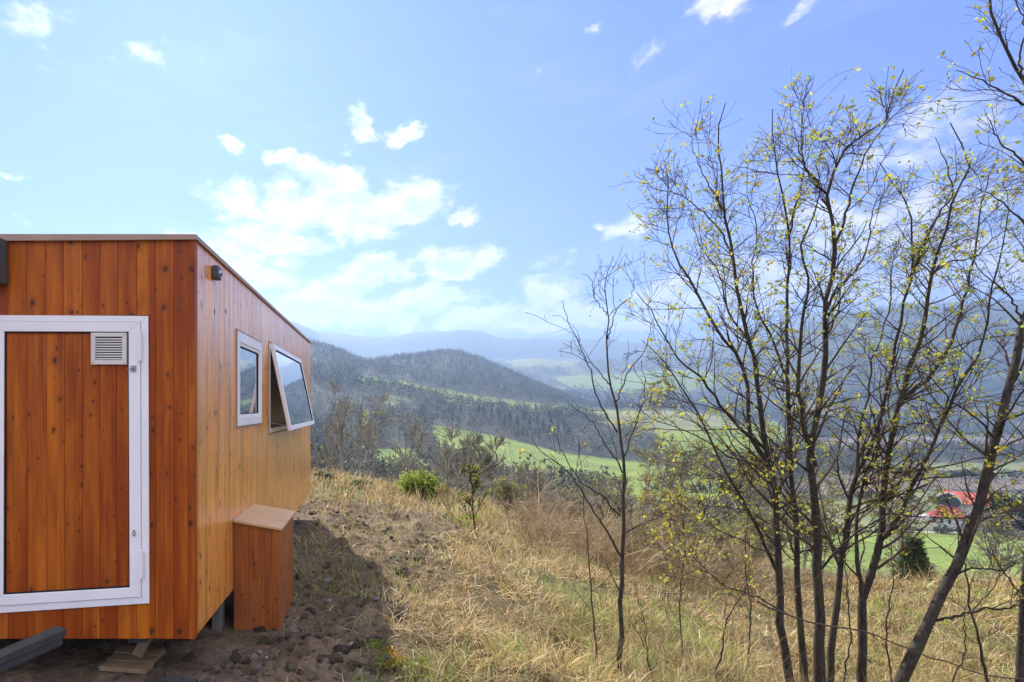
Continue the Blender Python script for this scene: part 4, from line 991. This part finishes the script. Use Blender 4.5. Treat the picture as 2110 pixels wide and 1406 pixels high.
# shell with openings (dark backing + lining)
def wall_holes(bld, a0, a1, z0, z1, holes, put):
    ys = sorted({a0, a1, *[h[0] for h in holes], *[h[1] for h in holes]}); zs = sorted({z0, z1, *[h[2] for h in holes], *[h[3] for h in holes]})
    for i in range(len(ys)-1):
        for j in range(len(zs)-1):
            yc, zc = (ys[i]+ys[i+1])/2, (zs[j]+zs[j+1])/2
            if any(h[0] < yc < h[1] and h[2] < zc < h[3] for h in holes): continue
            put(bld, ys[i], ys[i+1], zs[j], zs[j+1])
sh = B()
wall_holes(sh, YF+.055, YK-.021, ZB+.02, ZTOP-.002, [W1, W2], lambda w, p, q_, s0, s1: w.box(XR-.09, XR-.0215, p, q_, s0, s1))
sh.box(XL+.021, XR-.0215, YF+.0215, YF+.054, ZB+.02, ZTOP-.002).box(XL+.021, XR-.0215, YK-.06, YK-.0215, ZB+.02, ZTOP-.002).box(XL+.0215, XL+.06, YF+.055, YK-.061, ZB+.02, ZTOP-.002)
sh.build('shell', m_gap, cab)
B().box(XL+.06, XR-.092, YF+.06, YK-.065, ZB+.021, ZB+.08).build('floor', m_oldw, cab)
ln = B(); wall_holes(ln, YF+.06, YK-.07, ZB+.085, ZTOP-.1, [W1, W2], lambda w, p, q_, s0, s1: w.box(XR-.102, XR-.0925, p, q_, s0, s1))
ln.box(XL+.065, XR-.105, YF+.062, YF+.07, ZB+.085, ZTOP-.1).box(XR-1.3, XR-1.29, YF+.08, YK-.1, ZB+.085, ZTOP-.1)
ln.build('inner_lining', m_inner, cab)
# roof with edge trim
rf = B(); rf.box(XL-.01, XR-.004, YF-.002, YK+.01, ZTOP+.0005, ZTOP+.012); rf.build('roof', m_dgrey, cab)
tm = B()
tm.hexa([(XL-.03, YF-.022, fz(502)), (XR+.02, YF-.022, fz(496)), (XR+.02, YF-.008, fz(496)), (XL-.03, YF-.008, fz(502))],
        [(XL-.03, YF-.022, ZTOP+.018), (XR+.02, YF-.022, ZTOP+.018), (XR+.02, YF-.008, ZTOP+.018), (XL-.03, YF-.008, ZTOP+.018)])
tm.box(XR+.0065, XR+.019, YF-.0075, YK+.015, ZTOP-.012, ZTOP+.018).box(XL-.03, XR+.019, YF-.0075, YF+.06, ZTOP+.0125, ZTOP+.0175).box(XR-.06, XR+.019, YF+.0605, YK+.015, ZTOP+.0125, ZTOP+.0175)
tm.build('roof_trim', m_trim, cab, bevel=.002)
# chassis below
ch = B(); ch.box(XL+.3, XL+.42, YF+.25, YK-.2, ZB-.14, ZB+.019).box(XR-.55, XR-.43, YF+.25, YK-.2, ZB-.14, ZB+.019)
for yy in np.arange(YF+.3, YK-.3, .9): ch.box(XL+.43, XR-.56, yy, yy+.06, ZB-.1, ZB+.018)
ch.build('chassis', m_dgrey, cab)
# door
def quadframe(bld, o_, i_, y0, y1):
    """o_, i_: four (u,v) corners TL TR BR BL of outer and inner edge"""
    for a_ in range(4):
        b_ = (a_+1) % 4
        pts = [o_[a_], o_[b_], i_[b_], i_[a_]]
        bld.hexa([(fx(p[0]), y0, fz(p[1])) for p in pts], [(fx(p[0]), y1, fz(p[1])) for p in pts])
df = B()
quadframe(df, [(-56, 650), (307, 652), (309, 1242), (-56, 1266)], [(-38, 662), (292, 664), (294, 1229), (-38, 1250)], YF-.012, YF-.0008)
dfo = df.build('door_frame', m_white, cab, bevel=.0025)
lf = B()
quadframe(lf, [(-37, 663), (291, 665), (293, 1228), (-37, 1249)], [(13, 684), (268, 685), (270, 1209), (11, 1224)], YF-.020, YF+.02)
door = lf.build('door', m_white, cab, bevel=.003)
gk = B(); quadframe(gk, [(13.2, 684.2), (267.8, 685.2), (269.8, 1208.8), (11.2, 1223.8)], [(15, 686.5), (266, 687), (267.5, 1206), (13, 1221)], YF-.014, YF+.01); gk.build('gasket', m_gap, door)
dp = B(); dcut = [14, 58, 97, 134, 171, 207, 241, 268.5]
for a_, c_ in zip(dcut[:-1], dcut[1:]):
    e = .35
    zb = lambda u: 1222.5-(u-12)*(15/256)
    p4 = [(a_+e, 686), (c_-e, 686), (c_-e, zb(c_)), (a_+e, zb(a_))]
    dp.hexa([(fx(p[0]), YF-.004, fz(p[1])) for p in p4], [(fx(p[0]), YF+.014, fz(p[1])) for p in p4])
dp.build('door_panel', m_wood, door, bevel=.0018)
B().box(fx(-37), fx(292), YF+.0145, YF+.0212, fz(1228), fz(664)).build('door_backing', m_gap, door)
# hinges on the right stile, lock and ring pull
for (v0, v1, uu) in ((683, 745, 291), (1132, 1190, 294)):
    h = B(); h.cyl((fx(uu+.5), YF-.027, fz(v1)), (fx(uu+.5), YF-.027, fz(v0)), .011, k=14); h.box(fx(uu-5), fx(uu+5), YF-.024, YF-.0205, fz(v1-3), fz(v0+3))
    h.build('hinge', m_white, door, smooth=False)
lk = B(); lk.cyl((fx(277), YF-.0205, fz(760)), (fx(277), YF-.034, fz(760)), .014, .012); lk.box(fx(274), fx(284), YF-.028, YF-.0206, fz(766), fz(754)); lk.cyl((fx(277), YF-.0345, fz(760)), (fx(277), YF-.0375, fz(760)), .005)
lk.beam((fx(277), YF-.032, fz(760)), (fx(268), YF-.036, fz(762)), .004, .006)
lk.build('lock', m_metal, door, bevel=.001)
rp = B(); cc = []
for i in range(13):
    a_ = i/12*math.tau; cc.append((fx(280)+math.sin(a_)*.0085*(1 if math.cos(a_) < .3 else .6), YF-.0245, fz(1097)+math.cos(a_)*.019))
for p, q_ in zip(cc[:-1], cc[1:]): rp.cyl(p, q_, .0022, k=6)
rp.build('ring_pull', m_dgrey, door)
# vent grille
vt = B()
vx0, vx1, vz0, vz1 = fx(191), fx(264), fz(752), fz(687)
q4 = [(vx0, vz0), (vx1, vz0), (vx1, vz1), (vx0, vz1)]; i4 = [(fx(200), fz(743)), (fx(255), fz(743)), (fx(255), fz(695)), (fx(200), fz(695))]
for a_ in range(4):
    b_ = (a_+1) % 4; pts = [q4[a_], q4[b_], i4[b_], i4[a_]]
    vt.hexa([(p[0], YF-.022, p[1]) for p in pts], [(p[0], YF-.0045, p[1]) for p in pts])
vn = vt.build('vent_grille', m_vent, door, bevel=.002)
B().box(fx(200.2), fx(254.8), YF-.009, YF-.0048, fz(742.8), fz(695.2)).build('vent_back', m_gap, vn)
sl = B()
for i in range(9):
    z = fz(740-i*5.1); sl.hexa([(fx(200.3), YF-.020, z-.0045), (fx(254.7), YF-.020, z-.0045), (fx(254.7), YF-.0185, z-.0045), (fx(200.3), YF-.0185, z-.0045)], [(fx(200.3), YF-.0125, z+.0055), (fx(254.7), YF-.0125, z+.0055), (fx(254.7), YF-.0105, z+.0055), (fx(200.3), YF-.0105, z+.0055)])
sl.build('louvres', m_vent, vn)
for uu, v_ in ((195.5, 691), (259.5, 691), (195.5, 748), (259.5, 748)):
    B().cyl((fx(uu), YF-.0222, fz(v_)), (fx(uu), YF-.024, fz(v_)), .004, k=10).build('screw', m_metal, vn)
# dark rounded housing top left
hs = B(); prof = []
for a_ in np.linspace(-math.pi/2, math.pi/2, 9): prof.append((YF-.10-.045*math.cos(a_)**.6 if math.cos(a_) > 0 else YF-.10, fz(543)+math.sin(a_)*.145))
prof += [(YF-.002, fz(543)+.145), (YF-.002, fz(543)-.145)]
hs.prism_x(prof, fx(-420), fx(18)); ho = hs.build('awning_case', m_dgrey, cab, bevel=.008)
tag(ho, 'dark grey rounded housing fixed under the roof edge')
B().cyl((fx(3), YF-.149, fz(580)), (fx(3), YF-.149, fz(562)), .006).build('clip', m_white, ho)
# windows in the side wall
def side_frame(bld, y0, y1, z0, z1, w, x0, x1, wt=None, wb=None):
    wt = wt or w; wb = wb or w
    bld.box(x0, x1, y0, y0+w, z0, z1).box(x0, x1, y1-w, y1, z0, z1).box(x0, x1, y0+w+.0002, y1-w-.0002, z0, z0+wb).box(x0, x1, y0+w+.0002, y1-w-.0002, z1-wt, z1)
y0, y1, z0, z1 = W1
wn = B(); side_frame(wn, y0+.004, y1-.004, z0+.004, z1-.004, .06, XR-.05, XR+.016, .085, .07); w1 = wn.build('window', m_white, cab, bevel=.003)
tag(w1, 'closed narrow window in a white frame')
ws = B(); side_frame(ws, y0+.0645, y1-.0645, z0+.0745, z1-.0895, .028, XR-.03, XR+.008); ws.build('sash', m_white, w1, bevel=.003)
gk = B(); side_frame(gk, y0+.093, y1-.093, z0+.103, z1-.118, .008, XR-.025, XR-.002); gk.build('gasket', m_gap, w1)
B().box(XR-.018, XR-.010, y0+.095, y1-.095, z0+.105, z1-.12).build('pane', m_glass, w1)
bz = B(); side_frame(bz, y0-.016, y1+.016, z0-.016, z1+.016, .0155, XR+.0005, XR+.007); bz.build('window_trim', m_trim, w1)
y0, y1, z0, z1 = W2
wn = B(); side_frame(wn, y0+.004, y1-.004, z0+.004, z1-.004, .04, XR-.07, XR+.008, .045, .045); w2 = wn.build('window', m_white, cab, bevel=.003)
tag(w2, 'wide awning window tilted open at the bottom')
bz = B(); side_frame(bz, y0-.016, y1+.016, z0-.016, z1+.016, .0155, XR+.0005, XR+.007); bz.build('window_trim', m_trim, w2)
B().box(XR-.088, XR-.084, y0+.046, y1-.046, z0+.05, z1-.05).build('blind', simple('blind', (.50, .44, .35), .8), w2)
# open sash, hinged at the top
H = z1-z0-.02; A = math.asin(.20/H)
def tilt(d, n, y): # d down along sash, n outward normal
    return (XR+.022+d*math.sin(A)+n*math.cos(A), y, z1-.012-d*math.cos(A)+n*math.sin(A))
def tbox(bld, d0, d1, n0, n1, ya, yb):
    bld.hexa([tilt(d0, n0, ya), tilt(d1, n0, ya), tilt(d1, n1, ya), tilt(d0, n1, ya)], [tilt(d0, n0, yb), tilt(d1, n0, yb), tilt(d1, n1, yb), tilt(d0, n1, yb)])
ya, yb = y0+.03, y1-.01
ss = B(); w = .055
tbox(ss, 0, H, -.02, .02, ya, ya+w); tbox(ss, 0, H, -.02, .02, yb-w, yb); tbox(ss, 0, w, -.019, .019, ya+w+.0003, yb-w-.0003); tbox(ss, H-w, H, -.019, .019, ya+w+.0003, yb-w-.0003)
sash = ss.build('sash', m_white, w2, bevel=.003)
sg = B(); w = .0552; g2 = .009
tbox(sg, w, H-w, -.021, .0135, ya+w, ya+w+g2); tbox(sg, w, H-w, -.021, .0135, yb-w-g2, yb-w); tbox(sg, w, w+g2, -.0205, .013, ya+w+g2, yb-w-g2); tbox(sg, H-w-g2, H-w, -.0205, .013, ya+w+g2, yb-w-g2)
sg.build('gasket', m_gap, w2)
pn = B(); tbox(pn, w+.002, H-w-.002, -.004, .004, ya+w+.002, yb-w-.002); pn.build('pane', m_glass, w2)
for yy in (ya+.03, yb-.05):
    st = B(); st.beam((XR-.01, yy-.02, z0+.12), tilt(H-.06, -.022, yy-.02), .012, .006); st.build('stay', m_metal, w2)
# little wall fitting and two screw holes
yy = sx(438); zz = sz(562, yy)
wf = B(); wf.box(XR+.0003, XR+.05, yy-.03, yy+.055, zz-.048, zz+.048); wfo = wf.build('wall_fitting', m_dgrey, cab, bevel=.012, seg=3)
tag(wfo, 'small dark grey fitting with a round opening near the roof')
B().cyl((XR+.045, yy+.012, zz-.006), (XR+.06, yy+.012, zz-.010), .026, .022).build('lens_ring', m_metal, wfo)
B().cyl((XR+.0605, yy+.012, zz-.010), (XR+.061, yy+.012, zz-.010), .015).build('lens', m_gap, wfo)
for uu in (442, 465):
    yy = sx(uu); B().box(XR+.0003, XR+.0015, yy-.009, yy+.009, sz(646, yy)-.004, sz(639, yy)+.002).build('drill_hole', m_gap, cab)
# ---- wooden box beside the wall
by0, by1 = sx(480)-.02, 4.93
ybx0 = F*1.199/(U0-480)
X_l, X_r = P(481, 0, ybx0)[0]+.004, P(577, 0, ybx0)[0]
Yb0 = ybx0; Yb1 = Yb0*(U0-577)/(U0-604.5)
zb_ = CZ-(1298-V0)/F*Yb0-.01
zl0 = CZ-(1076-V0)/F*Yb0; zl1 = CZ-(1092-V0)/F*Yb0
bxo = thing('wooden_box', 'tall reddish-brown wooden box with a slanting pale lid against the cabin wall', 'box', ((X_l+X_r)/2, (Yb0+Yb1)/2, zb_))
def bpan(name, x0, x1, ya_, yb_, mat, n=1, ax='x'):
    bld = B()
    for i in range(n):
        if ax == 'x': a0, a1, c0_, c1_ = x0+(x1-x0)*i/n+.0004, x0+(x1-x0)*(i+1)/n-.0004, ya_, yb_
        else: a0, a1, c0_, c1_ = x0, x1, ya_+(yb_-ya_)*i/n+.0004, ya_+(yb_-ya_)*(i+1)/n-.0004
        zt_ = lambda x: zl0+(zl1-zl0)*(x-X_l)/(X_r-X_l)-.001
        bld.hexa([(a0, c0_, zb_), (a1, c0_, zb_), (a1, c1_, zb_), (a0, c1_, zb_)], [(a0, c0_, zt_(a0)), (a1, c0_, zt_(a1)), (a1, c1_, zt_(a1)), (a0, c1_, zt_(a0))])
    return bld.build(name, mat, bxo, bevel=.0012)
bpan('front_panel', X_l, X_r, Yb0, Yb0+.02, m_box, 3)
bpan('side_panel', X_r-.02, X_r, Yb0+.0205, Yb1-.0205, m_box, 5, 'y')
bpan('side_panel', X_l, X_l+.02, Yb0+.0205, Yb1-.0205, m_box, 5, 'y')
bpan('back_panel', X_l, X_r, Yb1-.02, Yb1, m_box, 3)
ld = B(); sl_ = (zl1-zl0)/(X_r-X_l)
xa, xb = X_l-.006, X_r+.018
zz0 = zl0+sl_*(xa-X_l); zz1 = zl0+sl_*(xb-X_l)
ld.hexa([(xa, Yb0-.02, zz0), (xb, Yb0-.02, zz1), (xb, Yb1+.02, zz1), (xa, Yb1+.02, zz0)], [(xa, Yb0-.02, zz0+.02), (xb, Yb0-.02, zz1+.02), (xb, Yb1+.02, zz1+.02), (xa, Yb1+.02, zz0+.02)])
ld.build('lid', m_lid, bxo, bevel=.002)
# ---- supports and timbers under the cabin
yy = 4.15; gz0 = float(height([-1.32], [yy])[0])
b = B(); b.box(-1.36, -1.29, yy, yy+.12, gz0-.05, ZB-.003); tag(b.build('support_block', m_conc, bevel=.004), 'narrow grey concrete block under the cabin beside the wooden box', 'block')
gz0 = float(height([-1.72], [3.6])[0])
b = B()
for i in range(3): b.beam((-1.89+.004, 3.50+i*.098, gz0+.035+.004*i), (-1.55, 3.46+i*.098, gz0+.03+.004*i), .095, .03)
tag(b.build('plank_pad', m_palew, bevel=.003), 'pad of short pale boards lying on the ground under the cabin front', 'boards')
b = B(); b.beam((-1.70, 3.6, gz0+.05), (-1.60, 3.72, ZB-.004), .075, .05, up=(0, 1, 0)); tag(b.build('prop_post', m_palew, bevel=.003), 'short slanting wooden prop standing on the pale board pad', 'prop')
p0 = P(128, 1306, 3.18); p1 = P(-230, 1462, 2.5)
b = B(); b.beam((p0[0], p0[1], p0[2]+.02), (p1[0], p1[1], p1[2]+.02), .10, .045)
b.beam((p0[0]-.01, p0[1]-.012, p0[2]-.03), (p1[0]-.01, p1[1]-.012, p1[2]-.03), .085, .05)
bmo = b.build('grey_beam', m_oldw, bevel=.004); tag(bmo, 'dark grey weathered double beam jutting forward below the door', 'beam')
b = B(); gz0 = float(height([p1[0]+.1], [p1[1]+.08])[0]); b.box(p1[0]-.05, p1[0]+.2, p1[1], p1[1]+.16, gz0-.03, p1[2]-.062); tag(b.build('support_block', m_conc, bevel=.004), 'concrete block carrying the near end of the grey beam', 'block')
b = B(); gz0 = float(height([p0[0]-.12], [3.2])[0]); b.box(p0[0]-.2, p0[0]-.06, 3.14, 3.24, gz0-.03, p0[2]-.045); 
# scattered offcut boards lying on the dark soil under the cabin
b = B(); gz1 = float(height([-1.35], [3.35])[0]); b.beam((-1.46, 3.36, gz1+.02), (-1.18, 3.30, gz1+.03), .05, .02); tag(b.build('offcut_board', m_oldw, bevel=.002), 'dark offcut board half sunk in the soil before the cabin corner', 'board')
# low weeds in the foreground
def weed(u, D, seed, label, pal, r=.12, h=.12, n=260, size=.014):
    global rng
    rng = np.random.default_rng(seed); X, Y, Z = ground_at(u, D)
    t = thing('weed', label, 'weed', (X, Y, Z), 'weeds along the front of the grass')
    a_, b_, c_ = bush_lines(h*.9, r*.9, 10, 3, 1)
    mesh_np('stems', *join([tubes(a_[0]+np.array([X, Y, Z]), a_[1], 3), tubes(b_[0]+np.array([X, Y, Z]), b_[1], 3)]), m_browntwig, t)
    V, Fq, C = crown_tufts((X, Y, Z+h*.5), (r, r, h*.5), n, size, np.array(pal)); mesh_np('foliage', V, Fq, m_leaf, t, col=C)
weed(800, 3.55, 801, 'low weed with orange and green leaves at the bottom edge', [(.35, .22, .04), (.25, .30, .05), (.4, .28, .05)], .13, .10, 420, .013)
weed(862, 3.5, 802, 'low green and rusty weed right of the orange one', [(.30, .26, .05), (.2, .27, .05)], .11, .09, 300, .012)
weed(770, 3.75, 803, 'small bright green weed at the edge of the shadow', [(.2, .3, .05), (.28, .33, .06)], .08, .08, 200, .012)

# ---------------------------------------------------------------- haze
SUN_EL, SUN_AZ = 39.0, -21.0     # degrees; azimuth from +Y, negative to the left
hzb = B().box(-4800, 4800, -4800, 4800, -140, 800)
mh, nt = new_mat('haze'); N(nt, 'ShaderNodeOutputMaterial', {'Volume': N(nt, 'ShaderNodeVolumePrincipled', {'Color': (.425, .64, 1., 1), 'Density': 3.3e-4, 'Anisotropy': .35})})
tag(hzb.build('haze', mh), kind='stuff', label='thin blue spring haze over the valley', cat='haze')
# ---------------------------------------------------------------- sky
w = bpy.data.worlds.new('World'); SC.world = w; w.use_nodes = True; nt = w.node_tree; nt.nodes.clear()
sky = N(nt, 'ShaderNodeTexSky', sky_type='NISHITA', sun_disc=False, sun_elevation=math.radians(SUN_EL), sun_rotation=math.radians(SUN_AZ), altitude=400., air_density=1.0, dust_density=.85, ozone_density=2.2)
tc = N(nt, 'ShaderNodeTexCoord'); d = VM(nt, 'NORMALIZE', tc.outputs['Generated'])
def dirv(u, v):
    q = np.array([(u-U0)/F, 1., (V0-v)/F]); return tuple(q/np.linalg.norm(q))
wp1 = noise(nt, d, 9., 6, .6); wp2 = noise(nt, d, 34., 5, .6)
dw = VM(nt, 'ADD', d, VM(nt, 'SCALE', VM(nt, 'SUBTRACT', wp1.outputs['Color'], (.5, .5, .5)), s=.075))
dw = VM(nt, 'ADD', dw, VM(nt, 'SCALE', VM(nt, 'SUBTRACT', wp2.outputs['Color'], (.5, .5, .5)), s=.03))
CL = [  # u, v, half width, half height (photo px), weight
 (700, 430, 215, 62, 1.), (680, 378, 85, 40, 1.), (855, 420, 75, 40, .95), (480, 405, 70, 42, .95), (560, 490, 130, 45, .8), (755, 255, 32, 34, 1.), (825, 277, 42, 22, 1.),
 (480, 308, 28, 12, .8), (572, 328, 38, 22, .8), (715, 320, 40, 16, .45), (958, 445, 42, 18, .9), (940, 545, 100, 34, 1.), (770, 560, 120, 38, .9), (690, 590, 110, 42, .95),
 (1130, 600, 65, 52, .85), (900, 615, 150, 26, .8), (620, 640, 130, 40, 1.), (450, 520, 120, 50, .8), (760, 650, 240, 42, 1.), (1080, 655, 280, 40, 1.), (520, 560, 140, 60, .7), (1285, 478, 60, 32, .75), (1225, 472, 14, 14, .6),
 (1480, 8, 70, 30, .8), (1655, 8, 40, 22, .7), (1335, 118, 26, 18, .35), (1240, 68, 18, 12, .25), (1105, 160, 18, 12, .35), (1965, 235, 80, 42, .75), (1850, 325, 60, 26, .6), (1720, 470, 130, 70, .75), (1900, 440, 130, 80, .6),
 (1500, 590, 200, 70, .75), (1750, 580, 200, 60, .7), (2000, 560, 180, 70, .7), (1400, 640, 260, 46, 1.), (15, 355, 30, 12, .7), (110, 40, 150, 26, .12), (30, 450, 40, 14, .25)]
mx = None
for (u, v, a_, b_, wgt) in CL:
    c = dirv(u, v); kk = 1/math.sqrt(1+((u-U0)/F)**2+((v-V0)/F)**2)
    ra = a_/F*kk*1.08; rb = b_/F*kk*1.08
    # tangential half-widths: horizontal ra, vertical rb
    s = VM(nt, 'MULTIPLY', VM(nt, 'SUBTRACT', dw, c), (1/ra, .8/ra, 1/rb)); L = VM(nt, 'LENGTH', s)
    f = M(nt, 'MULTIPLY_ADD', L.outputs['Value'], -wgt, wgt)
    mx = f if mx is None else N(nt, 'ShaderNodeMath', {0: mx, 1: f, 2: .12}, operation='SMOOTH_MAX')
band = N(nt, 'ShaderNodeSeparateXYZ', {0: d}).outputs[2]
det = noise(nt, mapped(nt, d, (16, 16, 30)), 1., 9, .62)
dens = M(nt, 'ADD', mx, M(nt, 'MULTIPLY', M(nt, 'SUBTRACT', det, .5), 1.95))
alpha = N(nt, 'ShaderNodeMapRange', {0: dens, 1: -.02, 2: .66, 3: 0., 4: .97}, interpolation_type='SMOOTHSTEP')
# unseen clouds beside and behind the camera, added to fill the shaded cabin
gen = noise(nt, mapped(nt, d, (3, 3, 9)), 1., 9, .6); sepd = N(nt, 'ShaderNodeSeparateXYZ', {0: d})
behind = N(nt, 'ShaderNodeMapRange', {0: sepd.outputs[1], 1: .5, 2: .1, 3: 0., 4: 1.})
fill_alpha = M(nt, 'MULTIPLY', N(nt, 'ShaderNodeMapRange', {0: gen, 1: .38, 2: .58, 3: 0., 4: .95}), behind)
alpha = M(nt, 'MAXIMUM', alpha, fill_alpha)
wisp = noise(nt, mapped(nt, d, (2., 2., 8.)), 1.6, 7, .6)
alpha = M(nt, 'MAXIMUM', alpha, N(nt, 'ShaderNodeMapRange', {0: wisp, 1: .5, 2: .85, 3: 0., 4: .18}))
# lit towards the sun (up-left), greyer below
det2 = noise(nt, mapped(nt, VM(nt, 'ADD', d, (-.012, 0., .022)), (16, 16, 30)), 1., 9, .62)
core = N(nt, 'ShaderNodeMapRange', {0: dens, 1: .35, 2: 1.05, 3: 0., 4: .8}, interpolation_type='SMOOTHSTEP')   # thick middles let less light through
lit = M(nt, 'SUBTRACT', M(nt, 'MULTIPLY_ADD', M(nt, 'SUBTRACT', det, det2), 4.2, .8), core, clamp=True)
ccol = mixc(nt, lit, (.66, .72, .90), (1.25, 1.12, 1.05))
cb = M(nt, 'MULTIPLY_ADD', behind, 7.0, 4.4)   # out-of-view clouds boosted to throw fill light on the cabin's shaded walls
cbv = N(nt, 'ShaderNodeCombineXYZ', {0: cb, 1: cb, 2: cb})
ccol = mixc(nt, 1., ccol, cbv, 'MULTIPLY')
lumn = N(nt, 'ShaderNodeRGBToBW', {0: sky.outputs[0]})
cmp_ = M(nt, 'POWER', M(nt, 'DIVIDE', M(nt, 'MAXIMUM', lumn, .2), 3.0), -.46)
tint = N(nt, 'ShaderNodeVectorMath', {0: sky.outputs[0], 3: 1.}, operation='SCALE'); nt.links.new(cmp_.outputs[0], tint.inputs['Scale'])
tint = mixc(nt, 1., tint, (.122, .226, .76), 'MULTIPLY')
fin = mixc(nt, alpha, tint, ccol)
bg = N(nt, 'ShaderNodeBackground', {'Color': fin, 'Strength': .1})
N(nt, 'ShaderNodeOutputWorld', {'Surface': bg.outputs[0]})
w.cycles.sampling_method = 'AUTOMATIC'
# ---------------------------------------------------------------- sun, camera, output
sl = bpy.data.lights.new('sun', 'SUN'); sl.energy = 5.0; sl.angle = math.radians(.5); sl.color = (1, .93, .82)
so = bpy.data.objects.new('sun', sl); COL.objects.link(so)
el, az = math.radians(SUN_EL), math.radians(SUN_AZ)
sd = Vector((math.sin(az)*math.cos(el), math.cos(az)*math.cos(el), math.sin(el)))
so.rotation_euler = sd.to_track_quat('Z', 'Y').to_euler(); so.location = (0, 0, 50)
cd = bpy.data.cameras.new('camera'); co = bpy.data.objects.new('camera', cd); COL.objects.link(co)
co.location = (0, 0, CZ); co.rotation_euler = (math.pi/2, 0, 0)
cd.sensor_width = 36; cd.lens = F/2110*36; cd.shift_x = (1055-U0)/2110; cd.shift_y = (V0-703)/2110
cd.clip_start = .05; cd.clip_end = 60000
SC.camera = co
vs = SC.view_settings; vs.view_transform = 'Standard'; vs.look = 'None'; vs.exposure = 1.25; vs.gamma = 1.; vs.use_curve_mapping = False
SC.render.resolution_x = 1024; SC.render.resolution_y = 682
SC.cycles.volume_bounces = 0; SC.cycles.transparent_max_bounces = 12
